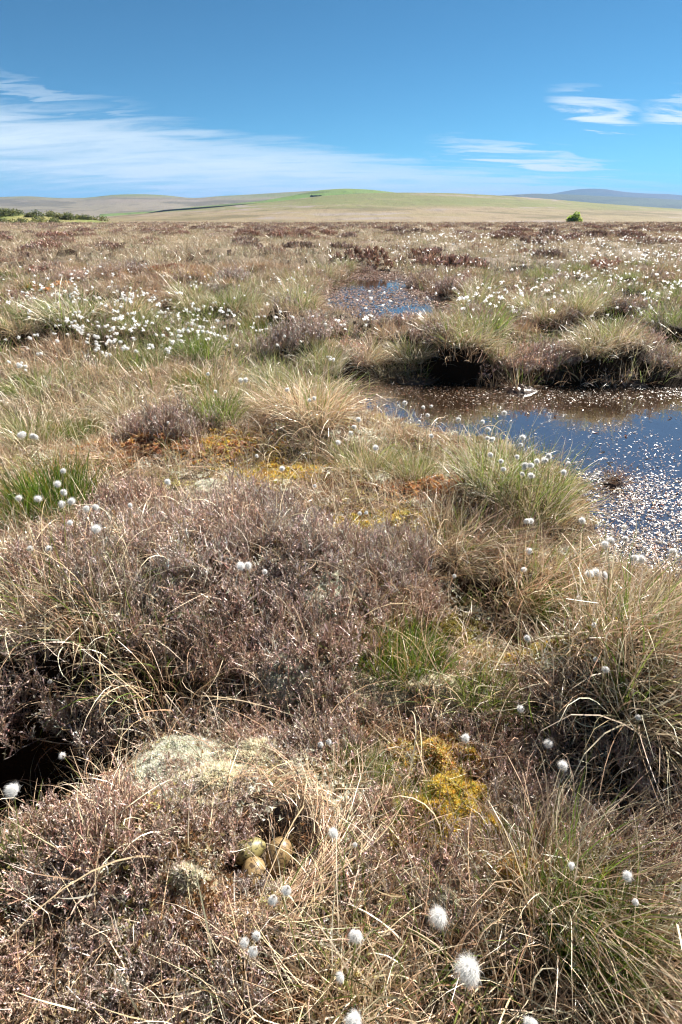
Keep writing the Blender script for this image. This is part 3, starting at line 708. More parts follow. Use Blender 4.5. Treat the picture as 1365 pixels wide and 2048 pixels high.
def egg(loc, axis, label, mat, L=0.068, Wd=0.049):
    nu, nv = 40, 28; V = [[0, 0, -L / 2]]; F = []
    for i in range(1, nv):
        th = math.pi * i / nv; zz = -math.cos(th); q = math.sin(th) * (1 - 0.20 * zz) * (1 + 0.02 * zz * zz)   # blunt end at -z, narrow end at +z
        for j in range(nu):
            a = 6.28318 * j / nu; V.append([Wd / 2 * q * math.cos(a), Wd / 2 * q * math.sin(a), zz * L / 2])
    V.append([0, 0, L / 2])
    for j in range(nu): F.append([0, 1 + (j + 1) % nu, 1 + j])
    for i in range(nv - 2):
        for j in range(nu):
            a = 1 + i * nu; F.append([a + j, a + (j + 1) % nu, a + nu + (j + 1) % nu, a + nu + j])
    a = 1 + (nv - 2) * nu
    for j in range(nu): F.append([a + j, a + (j + 1) % nu, len(V) - 1])
    o = mesh_obj('egg', V, F, mat, smooth=True); o.location = loc
    o.rotation_euler = Vector(axis).to_track_quat('Z', 'Y').to_euler(); tag(o, label, 'egg', 'clutch of eggs in the nest'); return o
ez = NZ + 0.036
def epos(u, v, z): return tuple(at(u, v, z))
egg(epos(500, 1701, ez + 0.002), (0.85, 0.35, 0.10), 'greenish speckled egg lying on its side at the back left of the nest', egg_mat('egg_green', (0.235, 0.20, 0.082), (0.17, 0.145, 0.058), (0.022, 0.017, 0.011), 1.0), 0.066, 0.048)
egg(epos(557, 1713, ez), (-0.25, -0.75, -0.35), 'brown speckled egg at the right of the nest, its blunt end upward', egg_mat('egg_brown', (0.245, 0.165, 0.075), (0.185, 0.122, 0.055), (0.04, 0.024, 0.014), 4.0), 0.070, 0.049)
egg(epos(508, 1752, ez - 0.001), (0.1, -0.8, -0.25), 'olive brown egg at the front of the nest, half hidden by heather', egg_mat('egg_olive', (0.27, 0.185, 0.085), (0.21, 0.142, 0.065), (0.045, 0.027, 0.015), 8.0), 0.066, 0.047)

# ------------------------------------------------------------------ moss cushions and lichen mats
MOSS_Y = [(0.68, 0.48, 0.07), (0.60, 0.40, 0.05), (0.50, 0.43, 0.09), (0.74, 0.60, 0.20), (0.58, 0.33, 0.07), (0.62, 0.54, 0.22)]
MOSS_O = [(0.56, 0.28, 0.13), (0.50, 0.21, 0.10), (0.62, 0.39, 0.20), (0.58, 0.32, 0.10), (0.52, 0.38, 0.22)]
MOSS_P = [(0.56, 0.48, 0.22), (0.64, 0.57, 0.32), (0.48, 0.42, 0.15)]
LICHEN = [(0.80, 0.79, 0.66), (0.86, 0.85, 0.74), (0.70, 0.69, 0.56)]
def moss(name, u, v, ru, rv, palette, n, size, label, cat, seed, lift=0.02, wire=False):
    r = np.random.default_rng(seed); cx_, cy_, rx, ry = blob(u, v, ru, rv)
    e = bpy.data.objects.new(name, None); COL.objects.link(e); zc = float(H(cx_, cy_)); e.location = (cx_, cy_, zc)
    a = r.uniform(0, 6.283, n); q = np.sqrt(r.random(n)) * np.where(r.random(n) < 0.38, 1.55, 1.0); q *= (0.75 + 0.45 * vnoise(np.cos(a) * 2 + seed, np.sin(a) * 2 + 5))
    x = q * np.cos(a) * rx; y = q * np.sin(a) * ry
    lf = 40 if wire else 22; lump = fbm((x + cx_) * lf, (y + cy_) * lf, 2)
    z = H(x + cx_, y + cy_) - zc + lift * np.clip(1 - q ** 2, 0, 1) + np.where(q < 1.1, (lump - 0.45) * (0.035 if wire else 0.06), 0.004)
    ok = ~in_water(x + cx_, y + cy_); x, y, z, lump = x[ok], y[ok], z[ok], lump[ok]; n = len(x)
    # every tuft is a small star of pointed branchlets
    k = 5; P = np.stack([x, y, z], 1); V = []; col = pal(palette, n, r, 0.16)
    for i in range(k):
        d = r.normal(size=(n, 3)); d[:, 2] = np.abs(d[:, 2]) * (1.5 if wire else 0.9) + 0.2; d /= np.linalg.norm(d, axis=1)[:, None]
        s = np.cross(d, r.normal(size=(n, 3))); s /= np.linalg.norm(s, axis=1)[:, None]
        L = size * r.uniform(0.7, 1.3, (n, 1)); wd = 0.16 if wire else 0.30
        V.append(np.stack([P - s * L * wd, P + s * L * wd, P + d * L], 1))
    V = np.stack(V, 1).reshape(-1, 3); mb = MB(); mb.add(V, np.arange(len(V)).reshape(-1, 3), np.repeat(col, 3 * k, 0))
    o = mb.build('tufts', M['lichen' if wire else 'moss'], e); o['kind'] = 'stuff'
    # the cushion below the tufts
    g = 22; V = [[0, 0, float(H(cx_, cy_)) - zc + lift - 0.006]]; F = []
    for i in range(1, 9):
        for j in range(g):
            aa = 6.2832 * j / g; qq = i / 8 * 0.95 * float(0.75 + 0.45 * vnoise(np.array(np.cos(aa) * 2 + seed), np.array(np.sin(aa) * 2 + 5)))
            xx, yy = qq * math.cos(aa) * rx, qq * math.sin(aa) * ry
            V.append([xx, yy, float(H(xx + cx_, yy + cy_)) - zc + lift * max(0, 1 - qq ** 2) - 0.006 + (float(fbm(np.array((xx + cx_) * lf), np.array((yy + cy_) * lf), 2)) - 0.45) * (0.033 if wire else 0.057) * (1 - (i / 8) ** 3) - (0.03 if i == 8 else 0)])
    for j in range(g): F.append([0, 1 + j, 1 + (j + 1) % g, 1 + (j + 1) % g][:3])
    mc = MB(); mc.add(V, F, np.array(palette[1]) * 0.85)
    F2 = [[1 + i * g + j, 1 + i * g + (j + 1) % g, 1 + (i + 1) * g + (j + 1) % g, 1 + (i + 1) * g + j] for i in range(7) for j in range(g)]
    mc.f.append(np.array(F2)); mc.build('cushion', M['moss'], e, smooth=True)
    tag(e, label, cat); return e
for args in [
    (930, 1618, 115, 105, MOSS_Y, 7500, 0.010, 'bright yellow moss cushion between the nest and the right edge'),
    (900, 1500, 85, 45, MOSS_Y + MOSS_O + MOSS_P, 2400, 0.010, 'orange and yellow moss patch just above the bright yellow cushion'),
    (1000, 1762, 55, 50, MOSS_Y + MOSS_O, 1300, 0.009, 'orange yellow moss patch below the bright yellow cushion'),
    (565, 942, 92, 24, MOSS_Y, 1500, 0.014, 'golden moss in the hollow below the large straw tussock'),
    (700, 1068, 75, 26, MOSS_Y + MOSS_P, 1400, 0.012, 'yellow green moss in the hollow at the middle of the bog'),
    (1055, 1298, 58, 26, MOSS_P + MOSS_Y, 1300, 0.010, 'pale yellow moss patch in the hollow below the leaning brown tussock'),
    (930, 1240, 55, 26, [(0.22, 0.19, 0.05), (0.30, 0.25, 0.06)], 1200, 0.011, 'dull olive moss in the shaded hollow right of the sedge clump'),
    (285, 905, 135, 22, MOSS_O, 2000, 0.015, 'wide rusty red moss patch at the left behind the heather'),
    (445, 903, 75, 22, MOSS_O + MOSS_Y, 1300, 0.015, 'rusty red moss patch beside the large straw tussock'),
    (875, 1000, 75, 24, MOSS_O + [(0.45, 0.3, 0.2)], 1300, 0.012, 'rust orange moss at the left foot of the poolside tussock'),
    (240, 563, 62, 9, MOSS_O, 900, 0.04, 'rusty moss hummock in the middle distance behind the cottongrass drift'),
    (80, 592, 62, 10, MOSS_O, 900, 0.04, 'rusty moss hummock at the left edge in the middle distance'),
    (345, 556, 50, 6, [(0.22, 0.08, 0.05), (0.3, 0.12, 0.06)], 800, 0.04, 'dark red moss hummock beside the rusty one in the middle distance'),
    (420, 560, 45, 7, MOSS_Y, 700, 0.04, 'yellow moss hummock in the middle distance left of the far pool'),
    (1235, 1690, 60, 50, MOSS_O + MOSS_Y, 1100, 0.010, 'small dark orange moss patch near the right edge'),
    (640, 1390, 60, 30, MOSS_P, 1400, 0.010, 'pale yellow green moss between heather stems above the nest'),
    (800, 1060, 80, 20, MOSS_P + MOSS_Y, 1500, 0.012, 'yellow green moss left of the flattened brown tussock'),
    (1180, 1330, 60, 30, MOSS_P + MOSS_Y, 1100, 0.010, 'yellow green moss under the leaning straw at the right'),
    (195, 1052, 60, 16, MOSS_Y + MOSS_O, 900, 0.012, 'yellow brown moss strip behind the big heather mat'),
]:
    moss('moss_patch', *args[:5], args[5], args[6], args[7], 'moss', seed=int(args[0] + args[1]), lift=0.024)
for args in [
    (330, 1505, 100, 78, 5200, 'large pale grey lichen mat between the peat hole and the nest'),
    (430, 1580, 85, 50, 2600, 'cream lichen mat spreading just behind the nest'),
    (570, 1350, 60, 50, 2000, 'pale yellow lichen patch in the middle among heather stems'),
    (620, 1085, 95, 36, 2600, 'cream lichen patch at the top of the big heather mat'),
    (420, 985, 32, 20, 700, 'small cream lichen patch between two small heather bushes'),
    (380, 1800, 38, 26, 500, 'cream lichen patch just left of the eggs'),
    (735, 1372, 110, 50, 3200, 'cream lichen patch below the dark green sedge clump'),
    (655, 1225, 60, 32, 1500, 'small pale lichen patch inside the big heather mat'),
    (850, 1378, 85, 30, 1700, 'cream lichen patch right of the one below the sedge clump'),
    (505, 1500, 60, 45, 1500, 'cream lichen patch right of the large pale mat'),
    (885, 1800, 38, 36, 800, 'small grey lichen patch below the yellow moss'),
    (55, 790, 60, 12, 700, 'pale moss mat at the left edge behind the straw grass'),
]:
    moss('lichen_mat', *args[:4], LICHEN if args[5][0] != 'c' else [(0.80, 0.73, 0.56), (0.70, 0.62, 0.45), (0.85, 0.80, 0.66)], int(args[4] * 1.3), 0.011, args[5], 'lichen', seed=int(args[0] * 3 + args[1]), lift=0.032, wire=True)

# ------------------------------------------------------------------ named tussocks and heather bushes
rp = np.random.default_rng(33)
PLACED = []
def put(kind, u, v, sc, label, cat, group=None, rz=None, z=0.05, sz=1.0, tilt=(0, 0)):
    lst = {'heath': HB, 'heathm': HM, 'heathf': HF}.get(kind) or T[kind]
    p = at(u, v, z); x, y = p[0], p[1]
    PLACED.append((x, y, 0.14 * sc))
    return place(lst[rp.integers(len(lst))], (x, y, float(H(x, y)) - 0.015), rp.uniform(0, 6.28) if rz is None else rz, sc, label, cat, group, tilt, sz)
for a in [
    ('mixed', 985, 1000, 1.1, 'left half of the tall green and straw tussock beside the pool'),
    ('mixed', 1065, 1030, 1.15, 'tall green and straw tussock overhanging the near edge of the pool'),
    ('comb', 930, 1085, 1.0, 'flattened brown straw tussock below the tall poolside tussock'),
    ('comb', 1090, 1160, 1.0, 'brown straw tussock combed to the right beside the muddy pool corner'),
    ('arch', 630, 855, 1.4, 'large domed straw tussock left of the pool'),
    ('arch', 560, 838, 1.1, 'smaller straw tussock at the left side of the large domed one'),
    ('mixed', 735, 935, 0.9, 'straw and green tussock at the left bank of the pool'),
    ('mixed', 830, 950, 0.8, 'small straw and green tussock between the poolside tussocks'),
    ('comb', 1250, 1340, 1.15, 'straw tussock leaning to the right at the right edge'),
    ('comb', 1320, 1440, 1.2, 'long bladed straw tussock running off the right edge'),
    ('comb', 1335, 1300, 0.7, 'straw tussock at the right edge below the muddy pool corner'),
    ('comb', 1150, 1800, 0.85, 'arching pale straw tussock in the lower right corner'),
    ('comb', 1330, 1950, 0.8, 'straw tussock cut by the lower right corner of the picture'),
    ('sedge', 1185, 1880, 0.85, 'small green sedge clump inside the lower right straw tussock'),
    ('sedge', 815, 1290, 1.15, 'dark green sedge clump with orange tips below the big heather mat'),
    ('sedge', 760, 1300, 0.8, 'small dark green sedge clump left of the larger sedge clump'),
    ('sedge', 105, 985, 1.8, 'dark green sedge clump with orange tips at the left edge'),
    ('sedge', 20, 1010, 1.2, 'green sedge clump cut by the left edge'),
    ('sedge', 1130, 1200, 0.9, 'bright green sedge clump beside the brown combed tussock'),
    ('green', 975, 1370, 0.5, 'slender green grass tuft leaning right in the hollow'),
    ('green', 850, 1600, 0.4, 'low green grass tuft left of the yellow moss'),
    ('green', 730, 1510, 0.4, 'low green grass tuft above the nest to the right'),
    ('curly', 100, 1200, 1.2, 'tangle of curling straw blades at the left edge above the heather'),
    ('curly', 220, 1240, 1.1, 'curling straw tangle hanging over the heather at the left'),
    ('curly', 330, 1310, 1.0, 'looping straw tangle above the pale lichen mat'),
    ('curly', 120, 1420, 1.0, 'looping straw blades hanging into the dark peat hole'),
    ('curly', 880, 1330, 0.8, 'low straw tangle right of the dark green sedge clump'),
    ('curly', 870, 1960, 1.0, 'dense straw tangle at the bottom edge'),
    ('curly', 620, 1960, 0.9, 'straw tangle at the bottom edge below the nest'),
    ('curly', 1090, 1950, 0.9, 'straw tangle at the bottom edge left of the corner tussock'),
    ('curly', 1060, 1740, 0.6, 'thin straw tangle below the yellow moss'),
    ('curly', 700, 1800, 0.6, 'thin straw tangle right of the eggs'),
    ('green', 10, 1730, 0.4, 'green grass tuft at the left edge below the peat hole'),
    ('arch', 430, 775, 1.3, 'straw tussock behind the rusty red moss'),
    ('green', 300, 735, 1.3, 'green cottongrass tussock with dark base at the left'),
    ('green', 400, 725, 1.2, 'green cottongrass tussock right of the dark based one'),
    ('mixed', 560, 770, 1.2, 'green and straw tussock left of the pool end'),
    ('sedge', 385, 775, 1.3, 'low dark green sedge clump in front of the cottongrass tussocks'),
    ('mixed', 60, 860, 1.2, 'straw tussock at the left edge beside four cotton heads'),
    ('sedge', 150, 850, 1.3, 'olive sedge patch at the left behind the straw grass'),
    ('arch', 250, 820, 1.1, 'low bleached straw tussock left of the round heather bush'),
    ('sedge', 515, 655, 2.0, 'bright green grass tuft below the far pool to the left'),
    ('green', 440, 850, 1.0, 'grey green tussock right of the round heather bush'),
]:
    put(a[0], a[1], a[2], a[3], a[4], 'grass', sz=1.0, rz=(rp.uniform(-0.5, 0.1) if a[0] == 'comb' else None))
for a in [
    ('heath', 360, 868, 1.5, 'round grey brown heather bush left of the large straw tussock'), ('heath', 310, 870, 1.2, 'heather bush at the left side of the round grey one'),
    ('heath', 470, 1020, 1.3, 'mauve grey heather bush above the big mat beside cream lichen'), ('heath', 540, 1035, 1.2, 'mauve heather bush right of the cream lichen'),
    ('heath', 250, 1005, 1.3, 'dark heather bush left of the small cream lichen patch'), ('heath', 310, 1010, 1.1, 'dark brown heather bush with cotton head behind the big mat'),
    ('heath', 1000, 1070, 1.2, 'dead grey heather sprigs in front of the tall poolside tussock'),
    ('heath', 790, 1110, 1.1, 'small heather bush left of the flattened brown tussock'),
    ('heath', 1000, 1500, 0.9, 'dark grey heather bush above the yellow moss'), ('heath', 1100, 1640, 0.9, 'dark heather bush right of the yellow moss'),
    ('heath', 765, 1640, 0.75, 'brown heather bush between the nest and the yellow moss'), ('heath', 745, 1745, 0.6, 'low heather bush right of the eggs'),
    ('heath', 480, 1600, 0.5, 'heather bush standing close behind the eggs'), ('heath', 440, 1660, 0.5, 'low heather bush at the left rim of the nest'),
    ('heath', 505, 1796, 0.42, 'low heather sprig clump in front of the eggs'), ('heath', 1060, 1560, 0.8, 'heather bush beside two cotton heads right of the moss'),
]:
    put(a[0], a[1], a[2], a[3], a[4], 'heather')
LAND = [('the eggs', 525, 1715), ('the large pale lichen mat', 335, 1505), ('the dark peat hole', 60, 1520), ('the yellow moss cushion', 930, 1612), ('the dark green sedge clump', 820, 1285),
        ('the triple cotton head', 485, 1078), ('the round heather bush', 360, 860), ('the largest cotton head', 940, 1938), ('the three cotton tassels', 505, 1885), ('the muddy pool corner', 1230, 1130),
        ('the arching corner tussock', 1190, 1790), ('the pale moss hollow', 1055, 1298), ('the ragged cotton head', 100, 1362), ('the tassels behind the nest', 650, 1487), ('the cotton head over the hole', 28, 1582),
        ('the rusty moss', 285, 905), ('the yellow lichen patch', 570, 1345), ('the big round cotton head', 880, 1832)]
USED = set()
def pix(x, y, z):
    d = np.array([x, y, z - CAM_Z]); f = d[1] * cp - d[2] * sp; up = d[1] * sp + d[2] * cp
    return 682.5 + d[0] / f * F_PX, 1024 - up / f * F_PX
def locate(kind, x, y, z):
    u, v = pix(x, y, z); L = sorted(LAND, key=lambda l: (l[1] - u) ** 2 + (l[2] - v) ** 2)[:6]
    def rel(l):
        du, dv = u - l[1], v - l[2]; h = 'left' if du < 0 else 'right'; w = 'above' if dv < 0 else 'below'
        return f'{h} of {l[0]}' if abs(du) > 2.2 * abs(dv) else f'{w} {l[0]}' if abs(dv) > 2.2 * abs(du) else f'{w} and {h} of {l[0]}'
    for i in range(6):
        for j in range(i + 1, 6):
            t = f'{kind} {rel(L[i])}, {rel(L[j])}'
            if t not in USED and len(t.split()) <= 16: USED.add(t); return t
    t = f'{kind} {rel(L[0])}'; return t
ORD = ['first', 'second', 'third', 'fourth', 'fifth', 'sixth', 'seventh', 'eighth', 'ninth', 'tenth', 'eleventh', 'twelfth', 'thirteenth', 'fourteenth', 'fifteenth', 'sixteenth', 'seventeenth', 'eighteenth', 'nineteenth', 'twentieth']
def by_order(objs, what, where):
    for i, o in enumerate(sorted(objs, key=lambda o: pix(*o.location)[0])): o['label'] = f'{ORD[min(i, 19)]} {what} from the left {where}'
# bushes that merge into mats: one shared phrase for each mat
def mat_of(kind, Z, n, label, group, smin, smax, seed, cat='heather'):
    r = np.random.default_rng(seed); k = 0; tries = 0
    while k < n and tries < n * 40:
        tries += 1
        a = r.uniform(0, 6.283); q = math.sqrt(r.random()); b = Z[r.integers(len(Z))]
        x = b[0] + q * math.cos(a) * b[2]; y = b[1] + q * math.sin(a) * b[3]
        sc = r.uniform(smin, smax)
        if in_water(np.array([x]), np.array([y]), 0.05)[0] or bare(np.array([x]), np.array([y]))[0]: continue
        if math.hypot(x - NEST[0], y - NEST[1]) < 0.15 * sc + 0.09 or sun_lane(x, y): continue
        if any((x - px) ** 2 + (y - py) ** 2 < (0.62 * (pr + 0.10 * sc)) ** 2 for px, py, pr in PLACED): continue
        if zsum(LIC_Z + YEL_Z, np.array([x]), np.array([y]), 1.0)[0] > 0.35 and r.random() < 0.93: continue
        PLACED.append((x, y, 0.12 * sc)); k += 1
        lst = {'heath': HB, 'heathm': HM, 'heathf': HF}.get(kind) or T[kind]
        place(lst[r.integers(len(lst))], (x, y, float(H(x, y)) - 0.02), r.uniform(0, 6.28), sc, locate(label, x, y, float(H(x, y)) + 0.08), cat, group, (r.normal(0, 0.12), r.normal(0, 0.12)), r.uniform(0.8, 1.15))
B_ = lambda *l: [blob(*b) for b in l]
mat_of('heath', B_((420, 1140, 320, 80), (640, 1170, 220, 80)), 34, 'grey heather bush', 'heather of the big middle mat', 0.8, 1.25, 1)
mat_of('heath', B_((250, 1290, 230, 80), (500, 1330, 170, 100)), 22, 'brown heather bush', 'heather above the peat hole', 0.8, 1.2, 2)
mat_of('heath', B_((40, 1300, 80, 90)), 5, 'edge heather bush', 'heather at the left edge', 0.8, 1.1, 8)
mat_of('heath', B_((640, 1440, 150, 90), (690, 1290, 120, 60)), 14, 'thin heather bush', 'heather behind the nest', 0.6, 0.95, 3)
mat_of('heath', B_((140, 1740, 200, 140), (270, 1640, 150, 80)), 26, 'reddish heather bush', 'heather left of the nest', 0.55, 0.9, 4)
mat_of('heath', B_((120, 1930, 230, 130), (360, 1920, 260, 120), (620, 1850, 120, 70)), 34, 'low heather bush', 'heather along the bottom edge', 0.45, 0.75, 5)
mat_of('heath', B_((1030, 1520, 140, 110), (1180, 1680, 120, 90)), 14, 'dark heather bush', 'heather right of the yellow moss', 0.5, 0.85, 6)
mat_of('heath', B_((1000, 1620, 380, 300)), 14, 'sparse heather bush', 'heather of the lower right', 0.45, 0.75, 7)
# tussock row on the far bank of the pool
rowH, rowG, rowT, rowF = [], [], [], []
for i, u in enumerate(range(560, 1500, 44)):
    v = 728 + rp.uniform(-12, 8) - (12 if u < 640 else 0)
    k = ['mixed', 'arch', 'mid', 'heathm', 'mixed', 'mid', 'arch', 'heathm'][rp.integers(8)]
    p = at(u, v, -0.02)
    if k == 'heathm': rowH.append(put(k, u, v, rp.uniform(0.9, 1.25), 'heather bush overhanging the dark far bank of the pool', 'heather', 'heather on the far pool bank', z=-0.02))
    else: rowG.append(put(k, u, v, rp.uniform(1.0, 1.35), 'straw tussock overhanging the dark far bank of the pool', 'grass', 'tussocks on the far pool bank', z=-0.02, sz=0.9))
for i in range(16):
    u = rp.uniform(560, 1420); v = rp.uniform(692, 712) if 590 < u < 960 else rp.uniform(660, 705)
    rowT.append(put(['mid', 'mixed', 'arch'][rp.integers(3)], u, v, rp.uniform(0.8, 1.15), 'bleached straw tussock on top of the bank between the two pools', 'grass', 'tussocks on the bank between the pools', z=0.0))
put('heathm', 640, 672, 1.3, 'reddish brown heather mound on the bank below the far pool', 'heather'); put('heathm', 575, 690, 1.1, 'low heather mound left of the reddish one on the bank', 'heather')
put('heathm', 850, 578, 1.7, 'dark heather bush on the right shore of the far pool', 'heather', z=-0.05, sz=1.25); put('heathm', 905, 600, 1.5, 'dark grassy mound at the right shore of the far pool', 'heather', z=-0.05)
put('heathm', 730, 540, 1.6, 'heather mound at the far end of the far pool', 'heather'); put('heathm', 790, 533, 1.4, 'small heather mound right of the far pool end', 'heather')
for (u, v) in ((600, 590), (650, 560), (690, 545), (560, 600), (950, 625), (960, 600), (970, 580), (600, 625)):
    rowF.append(put('mid', u, v, 1.3, 'straw tussock on the shore of the far pool', 'grass', 'tussocks round the far pool', z=0.0))
by_order(rowH, 'heather bush', 'overhanging the dark far bank of the pool'); by_order(rowG, 'straw tussock', 'overhanging the dark far bank of the pool')
by_order(rowT, 'straw tussock', 'on top of the bank between the pools'); by_order(rowF, 'straw tussock', 'on the shore of the far pool')
# open flat: heather mounds and tussocks, nearest first
def flat(kind, n, y0, y1, label, group, smin, smax, seed, cat, dens=None, gap=0.8):
    r = np.random.default_rng(seed); k = 0; tries = 0
    while k < n and tries < n * 60:
        tries += 1
        y = y0 + (y1 - y0) * r.random() ** 0.8; x = r.uniform(-0.72, 0.72) * y + r.uniform(-0.6, 0.6)
        if dens is not None and r.random() > dens(x, y): continue
        xa, ya = np.array([x]), np.array([y])
        if in_water(xa, ya, 0.2)[0] or bl(SHORE, x, y, 0.7) > 0.3: continue
        sc = r.uniform(smin, smax) * (1 + y / 90)
        if y > 200 and x < -60: continue
        if any(abs(x - px) < 3 and (x - px) ** 2 + (y - py) ** 2 < (gap * (pr + 0.16 * sc)) ** 2 for px, py, pr in PLACED): continue
        PLACED.append((x, y, 0.16 * sc)); k += 1
        lst = {'heathm': HM, 'heathf': HF}.get(kind) or T[kind]
        place(lst[r.integers(len(lst))], (x, y, float(H(x, y)) - 0.03), r.uniform(0, 6.28), sc, label, cat, group, (r.normal(0, 0.06), r.normal(0, 0.06)), r.uniform(0.75, 1.1))
hd = lambda x, y: 0.12 + 0.9 * float(sstep(0.47, 0.60, fbm(np.array([x * 0.35]), np.array([y * 0.35]), 3))[0])
flat('heathm', 90, 5.0, 14, 'dark heather mound on the grassy flat in the middle distance', 'heather mounds of the middle distance', 0.7, 1.35, 11, 'heather', hd)
flat('heathf', 150, 13, 60, 'brown heather mound on the far flat below the hills', 'heather mounds of the far flat', 0.9, 1.7, 12, 'heather', hd)
flat('mid', 70, 4.6, 10, 'pale straw tussock on the grassy flat in the middle distance', 'tussocks of the middle distance', 0.9, 1.4, 13, 'grass')
flat('midgreen', 26, 4.0, 9, 'green tinged tussock on the grassy flat in the middle distance', 'green tussocks of the middle distance', 0.9, 1.3, 14, 'grass', lambda x, y: 0.06 + float(zsum(GRN_Z, np.array([x]), np.array([y]), 0.6)[0]))

# ------------------------------------------------------------------ uncountable cover
def region(n, y0, y1, r, pw=1.0, side=1.6, ratio=0.78):
    y = y0 + (y1 - y0) * r.random(n) ** pw
    x = r.uniform(-1, 1, n) * (side + ratio * np.maximum(y, 0))
    return x, y
def cover(name, n, y0, y1, protos, choose, smin, smax, seed, label, pw=1.0, side=1.6, tilt=0.15, lift=-0.01, keep=None, wet=0.02):
    r = np.random.default_rng(seed); x, y = region(n, y0, y1, r, pw, side)
    ok = ~in_water(x, y, wet) & ~bare(x, y) if y0 < 16 else np.ones(n, bool)
    if keep is not None: ok &= r.random(n) < keep(x, y)
    x, y = x[ok], y[ok]; z = H(x, y) + lift; n = len(x)
    idx = choose(x, y, r)
    rot = np.stack([r.normal(0, tilt, n), r.normal(0, tilt, n), r.uniform(0, 6.283, n)], 1)
    scatter(name, np.stack([x, y, z], 1), rot, r.uniform(smin, smax, n), idx, protos, label)
# near dead and green grass clumps
C_straw = [clump('c', M['straw'], D(n=30, rad=0.05, L=0.11, Lsd=0.04, lean=0.8, lean_sd=0.4, curl=1.1, curl_sd=0.7, width=0.0021, seg=5, palette=STRAW + BROWN, twist=0.8, floor=0.0)) for _ in range(4)]
C_flat = [clump('c', M['straw'], D(n=40, rad=0.06, L=0.11, Lsd=0.04, lean=1.3, lean_sd=0.25, curl=0.4, curl_sd=0.5, width=0.0019, seg=4, palette=BROWN + STRAW, twist=0.9, floor=0.0, z0=0.008)) for _ in range(3)]
C_long = [clump('c', M['straw'], D(n=7, rad=0.05, L=0.23, Lsd=0.07, lean=0.9, lean_sd=0.4, curl=1.9, curl_sd=1.1, width=0.0027, seg=9, palette=STRAW + BLEACH, twist=1.0, floor=0.005)) for _ in range(4)]
C_green = [clump('c', M['green'], D(n=14, rad=0.05, L=0.12, Lsd=0.04, lean=0.5, lean_sd=0.3, curl=0.7, curl_sd=0.5, width=0.0022, seg=5, palette=GREEN)) for _ in range(3)]
protosN = C_straw + C_flat + C_long + C_green
def chooseN(x, y, r):
    n = len(x); hz = zsum(HEATH_Z, x, y, 0.9); gz_ = zsum(GRN_Z, x, y); ms = zsum(YEL_Z + ORA_Z + LIC_Z, x, y, 1.1)
    u = r.random(n); idx = r.integers(0, 4, n)
    idx = np.where(u < 0.38, 4 + r.integers(0, 3, n), idx)
    idx = np.where(u > 0.80, 7 + r.integers(0, 4, n), idx)
    gm = r.random(n) < 0.07 + 0.45 * gz_
    idx = np.where(gm, 11 + r.integers(0, 3, n), idx)
    k = r.random(n) < np.maximum(hz * 0.75, ms * 0.9)
    return np.where(k & (idx < 4), 4 + r.integers(0, 3, n), idx)
def keepN(x, y):
    hz = zsum(HEATH_Z, x, y, 0.9); ms = zsum(YEL_Z + ORA_Z + LIC_Z, x, y, 1.3); r2 = (x - NEST[0]) ** 2 + (y - NEST[1]) ** 2
    return np.clip(1 - 0.60 * hz, 0, 1) * np.clip(1 - 0.84 * ms, 0, 1) * np.clip(1 - 1.05 * zsum(LIC_Z, x, y, 0.9), 0, 1) * np.where(r2 < 0.16 ** 2, 0.08, 1) * np.where(sun_lane(x, y), 0.35, 1)
cover('grass_cover', 10500, -0.5, 4.6, protosN, chooseN, 0.65, 1.25, 41, 'tangled dead straw and green blades covering the near bog', pw=0.75, keep=keepN, wet=0.09)
# heather litter and stray sprigs of the near bog
def sprig(k):
    S, Fo = heather_geo(r1, 9, 0.045, 0.10, 8, 6, 0.0026, 0.0018)
    S.v += Fo.v; S.c += Fo.c; S.f += [f + S.n for f in Fo.f]
    return S.build('c', M['heather'], None, link=False)
C_sprig = [sprig(i) for i in range(4)]
cover('heather_cover', 3600, -0.5, 4.2, C_sprig, lambda x, y, r: r.integers(0, 4, len(x)), 0.6, 1.3, 42, 'low heather sprigs filling the gaps of the near bog', pw=0.75,
      keep=lambda x, y: np.clip(0.18 + zsum(HEATH_Z, x, y, 0.8), 0, 1) * np.clip(1 - 1.1 * zsum(YEL_Z + LIC_Z, x, y, 1.0), 0, 1))
# small lichen and moss flecks all over the near floor
def fleck(palette, k):
    r = np.random.default_rng(900 + k); n = 60; P = np.stack([r.normal(0, 0.022, n), r.normal(0, 0.022, n), r.uniform(0, 0.012, n)], 1); mb = MB()
    for i in range(4):
        d = r.normal(size=(n, 3)); d[:, 2] = np.abs(d[:, 2]) + 0.3; d /= np.linalg.norm(d, axis=1)[:, None]
        s = np.cross(d, r.normal(size=(n, 3))); s /= np.linalg.norm(s, axis=1)[:, None]
        mb.add(np.stack([P - s * 0.0018, P + s * 0.0018, P + d * 0.009], 1).reshape(-1, 3), np.arange(3 * n).reshape(-1, 3), np.repeat(pal(palette, n, r, 0.15), 3, 0))
    return mb.build('c', M['moss'], None, link=False)
C_fleck = [fleck(LICHEN, 0), fleck(LICHEN, 1), fleck([(0.42, 0.34, 0.2), (0.34, 0.26, 0.15)], 2), fleck(MOSS_P, 3), fleck(MOSS_Y, 4), fleck([(0.3, 0.17, 0.08), (0.24, 0.13, 0.06)], 5)]
cover('moss_cover', 3600, -0.5, 3.6, C_fleck, lambda x, y, r: np.array([0, 1, 2, 3, 5, 2, 5])[r.integers(0, 7, len(x))], 0.7, 1.5, 43, 'flecks of lichen and moss on the floor of the near bog', pw=0.75, lift=0.004)
